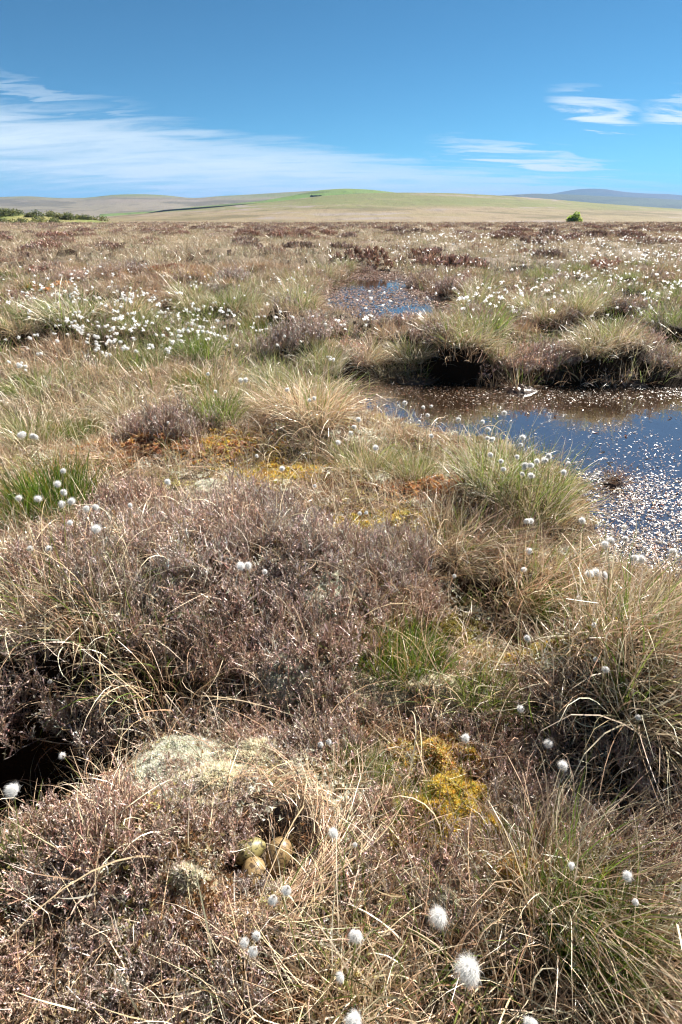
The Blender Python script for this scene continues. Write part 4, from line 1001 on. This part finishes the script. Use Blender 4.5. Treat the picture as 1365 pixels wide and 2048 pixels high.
# middle distance
MIDP = [(0.46, 0.38, 0.26), (0.40, 0.32, 0.21), (0.53, 0.45, 0.32), (0.34, 0.25, 0.16)]
C_mid = [clump('c', M['straw'], D(n=46, rad=0.16, L=0.14, Lsd=0.05, lean=0.7, lean_sd=0.35, curl=0.9, curl_sd=0.5, width=0.0042, seg=3, palette=p, z0=-0.02)) for p in (MIDP, MIDP + BROWN, STRAW + MIDP, BROWN)]
C_midg = [clump('c', M['green'], D(n=40, rad=0.16, L=0.15, Lsd=0.05, lean=0.5, lean_sd=0.3, curl=0.6, curl_sd=0.4, width=0.0042, seg=3, palette=p, z0=-0.02)) for p in (GREYGREEN, GREEN)]
def chooseM(x, y, r):
    n = len(x); idx = r.integers(0, 4, n); g = 0.10 + 0.45 * zsum(GRN_Z, x, y, 0.9) + 0.18 * sstep(0.5, 0.65, fbm(x * 0.5, y * 0.5, 2))
    br = sstep(0.50, 0.62, fbm(x * 0.8 + 31, y * 0.8, 2)); idx = np.where(r.random(n) < br * 0.8, 3, idx)
    return np.where(r.random(n) < g * (1 - 0.7 * br), 4 + r.integers(0, 2, n), idx)
cover('grass_cover', 14000, 3.6, 15, C_mid + C_midg, chooseM, 0.7, 1.3, 44, 'straw and green grass of the flat in the middle distance', pw=0.62, side=1.5, keep=lambda x, y: 1 - 0.85 * bl(SHORE, x, y, 0.7))
def sprig_mid():
    S, Fo = heather_geo(r1, 26, 0.15, 0.20, 7, 4, 0.0065, 0.004)
    S.v += Fo.v; S.c += Fo.c; S.f += [f + S.n for f in Fo.f]
    return S.build('c', M['heather'], None, link=False)
C_hm = [sprig_mid() for _ in range(3)]
cover('heather_cover', 3400, 4.4, 15, C_hm, lambda x, y, r: r.integers(0, 3, len(x)), 0.6, 1.15, 45, 'low heather among the grass of the middle distance', pw=0.7,
      keep=lambda x, y: 0.05 + 0.9 * sstep(0.45, 0.57, fbm(x * 0.6 + 5, y * 0.6, 3)), lift=-0.03)
# far flat
C_far = [clump('c', M['straw'], D(n=62, rad=0.45, L=0.20, Lsd=0.06, lean=0.6, lean_sd=0.35, curl=0.8, curl_sd=0.4, width=0.0085, seg=2, palette=p, z0=-0.03)) for p in (MIDP, MIDP + BROWN, MIDP + GREYGREEN, STRAW + MIDP)]
cover('grass_cover', 17000, 11, 70, C_far, lambda x, y, r: r.integers(0, 4, len(x)), 0.8, 1.4, 46, 'bleached grass of the far flat', pw=0.62, side=2, lift=-0.03)
C_far2 = [clump('c', M['straw'], D(n=44, rad=1.5, L=0.30, Lsd=0.08, lean=0.5, lean_sd=0.35, curl=0.7, curl_sd=0.4, width=0.04, seg=2, palette=p, z0=-0.05)) for p in (MIDP, MIDP + BROWN)]
cover('grass_cover', 9000, 60, 235, C_far2, lambda x, y, r: r.integers(0, 2, len(x)), 0.8, 1.3, 47, 'bleached grass at the far edge of the flat', pw=0.7, side=2, lift=-0.03)
def sprig_far():
    S, Fo = heather_geo(r1, 70, 0.95, 0.30, 7, 4, 0.035, 0.018, HEATH_DARK)
    S.v += Fo.v; S.c += Fo.c; S.f += [f + S.n for f in Fo.f]
    return S.build('c', M['heather'], None, link=False)
C_hf = [sprig_far() for _ in range(3)]
cover('heather_cover', 12000, 15, 225, C_hf, lambda x, y, r: r.integers(0, 3, len(x)), 0.35, 1.15, 48, 'brown heather of the far flat below the hills', pw=0.85, side=2, lift=-0.06,
      keep=lambda x, y: (0.03 + 0.95 * sstep(0.46, 0.56, fbm(x * 0.16, y * 0.10 + 3, 3))) * (0.35 + 0.65 * sstep(25, 60, y)) + 0.8 * sstep(168, 180, y + 10 * (fbm(x * .05, y * 0, 2) - .5)) * sstep(215, 200, y) * (x < 25))

# ------------------------------------------------------------------ cottongrass
COT = [(0.93, 0.92, 0.90), (0.95, 0.94, 0.93), (0.90, 0.89, 0.87)]
rc = np.random.default_rng(77)
def head_geo(n, size, r, sweep, w, lobes=5, spread=0.42):
    """a ragged silky tuft made of a few wind-pulled lobes of fine hairs; origin at the top of the stem"""
    mb = MB(); sweep = np.array(sweep, float)
    for k in range(lobes):
        m = n // lobes; c = r.normal(size=3); c /= np.linalg.norm(c); c = c * size * spread * r.uniform(0.5, 1.0) + sweep * size * 0.25 + np.array([0, 0, size * 0.28])
        sw = sweep + r.normal(0, 0.28, 3); rad = size * r.uniform(0.30, 0.46)
        o = r.normal(size=(m, 3)); o /= np.linalg.norm(o, axis=1)[:, None]
        root = c * 0.55 + o * rad * r.uniform(0.05, 0.85, (m, 1)) ** 0.7
        d = o * 0.5 + sw * r.uniform(0.5, 1.3, (m, 1)) + c / size * 0.8 + r.normal(0, 0.22, (m, 3)); d /= np.linalg.norm(d, axis=1)[:, None]
        L = size * (0.22 + 0.5 * r.random((m, 1)) ** 2.2); mid = root + d * L * 0.55
        d2 = d + sw * 0.7 + np.array([0, 0, -0.3]) + r.normal(0, 0.3, (m, 3)); d2 /= np.linalg.norm(d2, axis=1)[:, None]
        end = mid + d2 * L * 0.5
        s = np.cross(d, r.normal(size=(m, 3))); s /= np.linalg.norm(s, axis=1)[:, None]; s = s * w
        n0 = mb.n
        mb.add(np.stack([root - s, root + s, mid + s, mid - s, end], 1).reshape(-1, 3), np.arange(m)[:, None] * 5 + np.array([[0, 1, 2, 3]]), np.repeat(pal(COT, m, r, 0.04), 5, 0))
        mb.f.append(np.arange(m)[:, None] * 5 + np.array([[3, 2, 4]]) + n0)
    return mb
def base_geo(size):
    mb = MB(); limb(mb, [[0, 0, -size * 0.3], [0, 0, -size * 0.1], [0, 0, size * 0.1], [0, 0, size * 0.3]], [size * 0.04, size * 0.2, size * 0.22, 0.0005], (0.16, 0.12, 0.09), 6); return mb
def head_set(k, n, size, w):
    out = []
    for i in range(k):
        sw = np.array([-0.6 + rc.normal(0, 0.25), rc.normal(0, 0.3), -0.25])
        out.append((head_geo(n, size, rc, sw, w).build('seed_head', M['cotton'], None, link=False), base_geo(size).build('flower_base', M['straw'], None, link=False)))
    return out
HEADS_N = head_set(6, 3800, 0.0185, 0.00010)
HEADS_D = []      # drooping tassels
for i in range(3):
    sw = np.array([-0.35 + rc.normal(0, 0.3), -0.2, -1.3])
    g = head_geo(2200, 0.0165, rc, sw, 0.0001, 2, 0.2)
    HEADS_D.append((g.build('seed_head', M['cotton'], None, link=False), base_geo(0.014).build('flower_base', M['straw'], None, link=False)))
HEADS_M = head_set(4, 260, 0.0185, 0.0006)
def stem_mesh(h, lean, seed, w=0.0016, k=3):
    r = np.random.default_rng(seed); mb = MB(); n = 6
    pts = [np.array([lean[0] * (t / n) ** 1.6, lean[1] * (t / n) ** 1.6, h * t / n]) for t in range(n + 1)]
    limb(mb, pts, [w * (1 - 0.45 * t / n) for t in range(n + 1)], (0.17, 0.19, 0.06) if r.random() < 0.6 else (0.26, 0.19, 0.08), k)
    return mb.build('stem', M['green'], None, link=False)
STEM_N = [stem_mesh(0.20, (0.03 * math.cos(i * 1.3), 0.03 * math.sin(i * 1.3)), i, 0.0014) for i in range(6)]
STEM_M = [stem_mesh(0.24, (0.03 * math.cos(i * 1.3), 0.03 * math.sin(i * 1.3)), i, 0.0018) for i in range(6)]
def cotton(u, v, label, group=None, heads=1, size=1.0, h=0.2, kind='N', hz=None):
    """one cottongrass stem whose head shows at pixel (u, v), standing on the ground below it"""
    st = STEM_N if kind in 'ND' else STEM_M; k = rc.integers(6); lean = np.array([0.03 * math.cos(k * 1.3), 0.03 * math.sin(k * 1.3)])
    g = 0.03
    for _ in range(4):                       # find the ground under the head
        p = at(u, v, g + h); bx_, by_ = p[0] - lean[0], p[1] - lean[1]; g = max(float(H(np.array(bx_), np.array(by_))), WATER - 0.05)
    e = bpy.data.objects.new('cottongrass', None); COL.objects.link(e); e.location = (bx_, by_, g - 0.01)
    s = st[k].copy(); COL.objects.link(s); s.parent = e; s.scale = (1, 1, (h + 0.01) / (0.20 if kind in 'ND' else 0.24))
    top_ = np.array([lean[0], lean[1], h + 0.01])
    for j in range(heads):
        hs, bs = (HEADS_D if kind == 'D' else HEADS_N if kind == 'N' else HEADS_M)[rc.integers(3 if kind == 'D' else 4)]
        a = 6.28 * j / heads + rc.uniform(0, 1); off = np.array([math.cos(a), math.sin(a), rc.uniform(-0.6, 0.4)]) * (0.013 * size if heads > 1 else 0)
        q = hs.copy(); COL.objects.link(q); q.parent = e; q.location = top_ + off; q.scale = (size,) * 3; q.rotation_euler = (rc.normal(0, 0.25), rc.normal(0, 0.25), rc.normal(0, 0.5))
        if kind in 'ND':
            b = bs.copy(); COL.objects.link(b); b.parent = q
    tag(e, label, 'cottongrass', group); return e
NEARC = [
 (28, 1582, 'fluffy white cottongrass head at the left edge over the dark peat hole', 1, 1.05, .20, 'N'),
 (100, 1362, 'ragged white cottongrass head above the dark peat hole', 1, .8, .2, 'D'),
 (120, 1490, 'small thin cottongrass head low in the dark peat hole', 1, .6, .2, 'N'),
 (650, 1487, 'drooping white cottongrass tassels right of the cream lichen behind the nest', 2, .75, .18, 'D'),
 (563, 1790, 'drooping cottongrass with two tassels directly below the eggs', 2, .95, .2, 'D'),
 (505, 1885, 'drooping cottongrass with three tassels below the nest to the left', 3, .85, .18, 'D'),
 (668, 1665, 'small white cottongrass head right of the eggs', 1, .7, .18, 'N'),
 (712, 1688, 'faint shaded cottongrass tassel right of the eggs', 1, .5, .15, 'D'),
 (880, 1832, 'big round white cottongrass head below the yellow moss', 1, 1.15, .2, 'N'),
 (712, 1862, 'round white cottongrass head at the bottom below the nest to the right', 1, .9, .2, 'N'),
 (940, 1938, 'largest fluffy white cottongrass head near the bottom edge', 1, 1.45, .22, 'N'),
 (685, 1952, 'small cottongrass head beside the bottom edge under the round one', 1, .6, .17, 'N'),
 (712, 2042, 'cottongrass head cut by the bottom edge', 1, 1.0, .2, 'N'),
 (933, 1476, 'white cottongrass head over the orange moss right of centre', 1, .8, .18, 'N'),
 (1045, 1420, 'small cottongrass head above the dark heather at the right', 1, .75, .18, 'N'),
 (1100, 1484, 'white cottongrass head on a green stem right of the moss', 1, .8, .2, 'N'),
 (1128, 1530, 'lower of the two white cottongrass heads right of the moss', 1, .75, .2, 'N'),
 (1148, 1733, 'small closed cottongrass head over the lower right tussock', 1, .5, .15, 'N'),
 (1262, 1755, 'upper of two cottongrass heads at the lower right', 1, .65, .18, 'N'),
 (1272, 1800, 'lower of two cottongrass heads at the lower right', 1, .6, .16, 'D'),
 (1062, 2040, 'small cottongrass head cut by the bottom edge at the right', 1, .8, .18, 'N'),
 (1057, 1276, 'small cottongrass head over the pale moss of the hollow', 1, .7, .18, 'N'),
 (1230, 1285, 'white cottongrass head among straw at the right', 1, .75, .18, 'N'),
 (1192, 1250, 'tiny cottongrass head left of the white one among straw', 1, .55, .18, 'N'),
 (1198, 1300, 'tiny closed cottongrass head among straw at the right', 1, .5, .16, 'N'),
 (1286, 1413, 'tiny round cottongrass head among leaning straw at the right', 1, .5, .18, 'N'),
 (1190, 1150, 'left of two big white cottongrass heads by the muddy pool corner', 2, 1.1, .2, 'N'),
 (1213, 1152, 'right of two big white cottongrass heads by the muddy pool corner', 1, 1.1, .2, 'N'),
 (1160, 1196, 'small cottongrass head below the two big ones by the pool', 1, .7, .18, 'N'),
 (1050, 1085, 'white cottongrass head over the flattened brown tussock', 2, .9, .18, 'N'),
 (1057, 1132, 'white cottongrass head below the one over the brown tussock', 1, .95, .18, 'N'),
 (1043, 1148, 'small cottongrass head in the brown combed tussock', 1, .8, .18, 'N'),
 (910, 1150, 'small white cottongrass tassel left of the brown combed tussock', 1, .8, .16, 'D'),
 (1165, 1040, 'cottongrass head at the right side of the tall poolside tussock', 1, .9, .2, 'N'),
 (1218, 1085, 'double cottongrass head over the muddy pool corner', 2, 1.1, .2, 'N'),
 (1253, 1055, 'cottongrass head over the mud above the double head', 1, .9, .2, 'N'),
 (1253, 1078, 'cottongrass head over the mud beside the double head', 1, .9, .2, 'N'),
 (1265, 1117, 'left of a pair of cottongrass heads over the mud', 1, 1.1, .2, 'N'),
 (1284, 1119, 'right of a pair of cottongrass heads over the mud', 1, 1.1, .2, 'N'),
 (1350, 1105, 'cottongrass head over the mud at the right edge', 1, 1.1, .2, 'N'),
 (485, 1078, 'triple white cottongrass head over the big heather mat', 3, 1.0, .18, 'N'),
 (533, 1138, 'small cottongrass head sunk in the big heather mat', 1, .8, .14, 'N'),
 (195, 1058, 'white cottongrass head left behind the big heather mat', 1, 1.2, .2, 'N'),
 (187, 1015, 'pair of cottongrass heads on one stem behind the heather at the left', 2, 1.0, .22, 'N'),
 (142, 1045, 'small cottongrass head beside the left straw grass', 1, .8, .18, 'N'),
 (137, 1006, 'lowest cottongrass head of the group by the left sedge clump', 2, 1.1, .2, 'N'),
 (130, 985, 'middle cottongrass head of the group by the left sedge clump', 1, 1.0, .22, 'N'),
 (117, 967, 'cottongrass head in front of the left sedge clump', 1, 1.1, .22, 'N'),
 (128, 941, 'topmost cottongrass head of the group by the left sedge clump', 1, .9, .24, 'N'),
 (78, 997, 'cottongrass head low in the left sedge clump', 1, 1.1, .2, 'N'),
 (40, 996, 'cottongrass head near the left edge in the sedge', 1, 1.0, .2, 'N'),
 (100, 1097, 'low cottongrass head in the left straw grass', 1, .8, .16, 'N'),
 (62, 1098, 'faint cottongrass head in the straw at the left edge', 1, .8, .16, 'N'),
 (338, 968, 'cottongrass head above the dark heather bush', 1, 1.0, .2, 'N'),
 (262, 1012, 'brownish cottongrass head among dark heather', 1, .7, .2, 'N'),
 (45, 870, 'left cottongrass head of four at the left edge', 1, 1.5, .2, 'N'), (52, 868, 'second cottongrass head of four at the left edge', 1, 1.4, .2, 'N'),
 (67, 873, 'third cottongrass head of four at the left edge', 1, 1.4, .2, 'N'), (75, 872, 'right cottongrass head of four at the left edge', 1, 1.2, .2, 'N'),
 (575, 827, 'white cottongrass head on the large domed straw tussock', 1, 1.1, .22, 'N'), (627, 829, 'cottongrass head right on the large domed straw tussock', 2, 1.0, .22, 'N'),
 (755, 896, 'cottongrass head at the left bank of the pool', 1, 1.2, .2, 'N'), (720, 840, 'upper cottongrass head of four left of the pool', 1, 1.2, .22, 'N'),
 (710, 852, 'second cottongrass head of four left of the pool', 1, 1.2, .22, 'N'), (705, 866, 'third cottongrass head of four left of the pool', 1, 1.1, .2, 'N'), (678, 886, 'lowest cottongrass head of four left of the pool', 1, 1.0, .2, 'N'),
 (566, 937, 'cottongrass head over the golden moss hollow', 1, 1.0, .2, 'N'), (515, 912, 'small cottongrass head left of the golden moss hollow', 1, .7, .2, 'N'),
 (728, 1025, 'cottongrass tassels in the straw above the central hollow', 2, .8, .2, 'D'), (630, 970, 'thin cottongrass tassel below the golden moss', 1, .8, .2, 'D'),
 (338, 850, 'faint cottongrass head beside the round heather bush', 1, .6, .2, 'N'),
 (490, 762, 'cottongrass head in green grass left of the pool end', 2, 1.3, .24, 'N'), (432, 780, 'small cottongrass head by the low sedge clump', 1, .9, .2, 'N'), (418, 748, 'cottongrass head above the low sedge clump', 1, 1.0, .24, 'N'),
]
for (u, v, lab, hd_, sz_, h_, kd) in NEARC: cotton(u, v, lab, None, hd_, sz_, h_, kd)
for (u, v) in [(798, 812), (812, 805), (848, 815), (862, 812), (838, 843), (856, 828), (918, 840), (975, 856), (984, 860), (990, 858), (1010, 836), (1012, 858), (1018, 870), (1050, 830), (1050, 860), (1062, 873), (1041, 880), (1060, 893), (1072, 893), (1085, 862), (1103, 856), (1108, 865), (1100, 870), (1068, 878), (1058, 878), (1136, 912), (1140, 926), (962, 842), (975, 880), (865, 872)]:
    cotton(u, v, 'small cottongrass head standing in front of the blue pool water', 'cottongrass along the near edge of the pool', 1, rc.uniform(0.7, 1.0), rc.uniform(0.28, 0.38), 'N')
ncot = 0
def drift(n, B, label, group, seed, smin, smax, hmin=0.22, hmax=0.32):
    r = np.random.default_rng(seed); k = 0
    while k < n:
        b = B[r.integers(len(B))]; u = b[0] + r.normal(0, 0.5) * b[2]; v = b[1] + r.normal(0, 0.5) * b[3]
        p = at(u, v, 0.25)
        if in_water(np.array([p[0]]), np.array([p[1]]), 0.1)[0] or v < 465: continue
        cotton(u, v, label, group, 1 if r.random() < 0.75 else 2, r.uniform(smin, smax), r.uniform(hmin, hmax), 'M'); k += 1
drift(112, [(260, 615, 110, 40), (230, 590, 60, 30), (330, 640, 110, 35), (410, 650, 80, 25), (190, 650, 60, 22)], 'white cottongrass head in the dense drift on the green tussocks at the left', 'cottongrass of the dense left drift', 1, 1.0, 1.5)
drift(50, [(90, 620, 110, 50), (440, 580, 140, 40), (580, 590, 100, 35), (640, 680, 90, 40), (40, 690, 50, 30)], 'scattered white cottongrass head on the left flat', 'scattered cottongrass of the left flat', 2, 0.9, 1.3)
drift(60, [(1230, 560, 160, 45), (1300, 530, 90, 35), (1150, 570, 120, 35)], 'white cottongrass head on the right flat beyond the pools', 'cottongrass of the right flat', 3, 1.0, 1.5)
# the remaining, smaller heads far out read as one sprinkle of white
def far_heads():
    r = np.random.default_rng(55); mb = MB()
    def add(n, fu, vlo, vhi, sz):
        u = fu(n, r); v = vlo + (vhi - vlo) * r.random(n) ** 0.8
        for a, b in zip(u, v):
            p = at(a, b, 0.22); x, y = p[0], p[1]
            if in_water(np.array([x]), np.array([y]), 0.05)[0]: continue
            c = fbm(np.array([x * 0.3]), np.array([y * 0.15]), 2)[0]
            if r.random() > 0.25 + 2.0 * max(0, c - 0.35): continue
            z = float(H(np.array(x), np.array(y))) + r.uniform(0.2, 0.34); s = sz * r.uniform(0.6, 1.2)
            P = np.array([x, y, z]) + r.normal(0, s * 0.42, (14, 3)) * [1, 1, 0.8]
            mb.add(*tri_leaves(P, s * 0.6, r, pal(COT, 14, r, 0.05)))
            w = s * 0.07; mb.add([[x - w, y, z - 0.32], [x + w, y, z - 0.32], [x, y, z]], [[0, 1, 2]], (0.2, 0.2, 0.08))
    add(430, lambda n, r: r.normal(280, 100, n), 580, 690, 0.018)
    add(1700, lambda n, r: r.uniform(700, 1480, n), 475, 640, 0.022)
    add(900, lambda n, r: r.normal(1240, 130, n), 470, 580, 0.026)
    add(230, lambda n, r: r.uniform(-120, 720, n), 500, 680, 0.019)
    add(800, lambda n, r: r.uniform(800, 1480, n), 455, 490, 0.045)
    o = mb.build('cottongrass_field', M['cotton']); tag(o, 'sprinkle of far white cottongrass heads over the flat', kind='stuff')
far_heads()

# ------------------------------------------------------------------ pools: floating debris, leaves, islets
DEB = [(0.14, 0.085, 0.05), (0.20, 0.12, 0.07), (0.09, 0.06, 0.04), (0.25, 0.18, 0.12), (0.28, 0.13, 0.065)]
def flakes(P, L, w, r, tilt, palette, jit=0.25):
    """curved, slightly lifted dead leaf flakes lying on the water"""
    n = len(P); a = r.uniform(0, 6.283, n); ax = np.stack([np.cos(a), np.sin(a), r.normal(0, tilt, n)], 1); sd_ = np.stack([-np.sin(a), np.cos(a), r.normal(0, tilt, n)], 1)
    L = (L * r.uniform(0.5, 1.4, n))[:, None]; w = (w * r.uniform(0.6, 1.4, n))[:, None]; up = np.array([0, 0, 1.0]) * w * r.uniform(0.0, 0.7, (n, 1))
    V = np.stack([P - ax * L, P - sd_ * w + up * 0.6, P + sd_ * w + up * 0.6, P + ax * L, P + up * 0.1], 1).reshape(-1, 3)
    b = np.arange(n)[:, None] * 5; F = np.concatenate([b + np.array([[0, 4, 1]]), b + np.array([[0, 2, 4]]), b + np.array([[1, 4, 3]]), b + np.array([[4, 2, 3]])], 0)
    return V, F, np.repeat(pal(palette, n, r, jit), 5, 0)
def debris(name, P_, n, dens, seed, L, w, label, palette=DEB, tilt=0.14, WATER=WATER):
    r = np.random.default_rng(seed); lo, hi = P_.min(0), P_.max(0)
    x = r.uniform(lo[0], hi[0], n); y = r.uniform(lo[1], hi[1], n)
    ok = (sdf(P_, x, y) < 0.03) & (r.random(n) < dens(x, y)); x, y = x[ok], y[ok]
    P = np.stack([x, y, np.full(len(x), WATER + 0.004)], 1); mb = MB(); mb.add(*flakes(P, L, w, r, tilt, palette))
    o = mb.build(name, M['wet_leaf']); return tag(o, label, kind='stuff')
MUD = [blob(*b, z=WATER) for b in [(1290, 1100, 150, 100), (1240, 1000, 90, 50), (1365, 1010, 100, 60), (1180, 985, 60, 40)]]
FARS = [blob(*b, z=WATER) for b in [(760, 775, 140, 22), (1000, 795, 120, 16), (1180, 790, 140, 14), (1330, 780, 80, 16), (700, 800, 50, 20)]]
MIDL = [blob(*b, z=WATER) for b in [(1300, 900, 160, 50), (1230, 860, 120, 25), (900, 840, 100, 25), (1340, 950, 90, 40)]]
def d1(x, y):
    nn = fbm(x * 4, y * 4, 3)
    return np.clip(0.02 + 1.0 * zsum(MUD, x, y, 0.7) + 0.75 * zsum(FARS, x, y, 0.8) + 0.25 * zsum(MIDL, x, y, 0.8) * sstep(0.46, 0.6, nn) + 0.5 * sstep(-0.12, 0.0, sdf(POOL1, x, y)), 0, 1)
debris('floating_debris', POOL1, 90000, d1, 61, 0.009, 0.0026, 'wet dead leaf scraps floating on the near pool')
debris('floating_debris', POOL1, 260000, lambda x, y: np.clip(1.1 * zsum(MUD, x, y, 1.0) - 0.08, 0, 1) * (0.35 + 0.65 * sstep(0.38, 0.55, fbm(x * 9, y * 9, 2))), 64, 0.006, 0.003, 'fine wet scraps of dead leaf crowding the muddy pool corner', DEB, 0.28)
debris('floating_debris', POOL2, 34000, lambda x, y: np.clip(0.62 - 0.9 * zsum([blob(830, 622, 70, 12, WATER2), blob(740, 568, 70, 10, WATER2)], x, y, 0.9) * 0.85, 0, 1), 62, 0.026, 0.011, 'brown dead leaves covering the far pool', [(0.20, 0.10, 0.055), (0.27, 0.15, 0.09), (0.14, 0.075, 0.045), (0.30, 0.2, 0.13)], 0.12, WATER2)
# single orange and brown leaves that stand out on the water
lr = np.random.default_rng(63)
leaf_meshes = []
for i in range(4):
    mb = MB(); n = 7; V = []; C = []
    for j in range(n + 1):
        t = j / n; ww = 0.0065 * math.sin(math.pi * min(t * 0.95 + 0.04, 1)) ; x = (t - 0.5) * 0.045
        V += [[x, -ww, 0.004 + 0.004 * math.sin(t * 4 + i)], [x, 0, 0.001 + 0.003 * math.sin(t * 4 + i)], [x, ww, 0.004 + 0.005 * math.sin(t * 3 + i)]]
    F = [[3 * j + k, 3 * j + k + 1, 3 * j + k + 4, 3 * j + k + 3] for j in range(n) for k in (0, 1)]
    mb.add(V, F, [(0.36, 0.11, 0.03), (0.22, 0.10, 0.04), (0.30, 0.20, 0.06), (0.26, 0.08, 0.035)][i]); leaf_meshes.append(mb.build('floating_leaf', M['wet_leaf'], None, link=False, smooth=True))
for i in range(46):
    u, v = [(lr.normal(1300, 60), lr.uniform(950, 1100)), (lr.uniform(1100, 1365), lr.uniform(830, 960)), (lr.uniform(760, 1100), lr.uniform(790, 850))][0 if i < 22 else 1 if i < 36 else 2]
    p = at(u, v, WATER)
    if sdf(POOL1, p[:1], p[1:2])[0] > -0.02: continue
    o = leaf_meshes[lr.integers(4)].copy(); COL.objects.link(o); o.location = (p[0], p[1], WATER + 0.004); o.rotation_euler = (lr.normal(0, 0.2), lr.normal(0, 0.2), lr.uniform(0, 6.28)); o.scale = (lr.uniform(0.6, 1.1),) * 3
    tag(o, 'rust brown dead leaf floating on the near pool', 'leaf', 'dead leaves on the near pool')
def islet(u, v, rx, hgt, label, seed, green=True):
    r = np.random.default_rng(seed); p = at(u, v, WATER); e = bpy.data.objects.new('peat_islet', None); COL.objects.link(e); e.location = (p[0], p[1], WATER)
    g = 20; V = [[0, 0, hgt]]; F = []; mb = MB()
    for i in range(1, 7):
        for j in range(g):
            a = 6.2832 * j / g; q = i / 6 * rx * (0.8 + 0.4 * float(vnoise(np.array(math.cos(a) * 1.5 + seed), np.array(math.sin(a) * 1.5))))
            V.append([q * math.cos(a), q * 0.8 * math.sin(a), hgt * (1 - (i / 6) ** 2) * r.uniform(0.75, 1.1) - 0.02 * (i / 6)])
    F = [[0, 1 + j, 1 + (j + 1) % g] for j in range(g)]; mb.add(V, F, (0.05, 0.03, 0.02))
    mb.f.append(np.array([[1 + i * g + j, 1 + i * g + (j + 1) % g, 1 + (i + 1) * g + (j + 1) % g, 1 + (i + 1) * g + j] for i in range(5) for j in range(g)]))
    mb.build('peat', M['heather'], e)
    k = mbs(blades(n=170, r=r, rad=rx * 0.85, L=0.09, Lsd=0.03, lean=1.2, lean_sd=0.3, curl=0.6, curl_sd=0.5, width=0.0022, seg=4, palette=BROWN + DEB, twist=0.8, floor=0.0, z0=hgt * 0.6)); k.build('dead_blades', M['straw'], e)
    if green: mbs(blades(n=26, r=r, rad=rx * 0.5, L=0.22, Lsd=0.05, lean=0.35, lean_sd=0.2, curl=0.4, curl_sd=0.3, width=0.003, seg=4, palette=GREEN + STRAW, z0=hgt * 0.5)).build('green_blades', M['green'], e)
    tag(e, label, 'islet')
islet(1228, 968, 0.085, 0.045, 'small rust brown peat islet in the muddy part of the near pool', 3, False)
islet(1042, 782, 0.17, 0.06, 'peat islet with green blades under the far bank of the pool', 5)
islet(1265, 768, 0.22, 0.06, 'low peat islet under the far bank at the right', 7)
islet(830, 762, 0.24, 0.035, 'brown peat shelf with green blades at the far left of the pool', 9)
islet(680, 552, 0.5, 0.06, 'brown peat edge at the far end of the far pool', 11, False)

# ------------------------------------------------------------------ air between here and the far hills
def haze():
    x0, x1, y0, y1, z0, z1 = -21000, 21000, -60, 15400, -3.0, 520
    V = [[x, y, z] for z in (z0, z1) for (x, y) in ((x0, y0), (x1, y0), (x1, y1), (x0, y1))]
    m, t, out = new_mat('haze'); p = N(t, 'ShaderNodeVolumePrincipled'); p.inputs['Color'].default_value = (0.19, 0.38, 0.76, 1); p.inputs['Density'].default_value = 8e-5
    p.inputs['Anisotropy'].default_value = 0.0; t.links.new(p.outputs[0], out.inputs['Volume'])
    o = mesh_obj('haze', V, [[0, 3, 2, 1], [4, 5, 6, 7], [0, 1, 5, 4], [1, 2, 6, 5], [2, 3, 7, 6], [3, 0, 4, 7]], m)
    tag(o, 'thin blue summer haze between the bog and the far hills', kind='stuff')
haze()
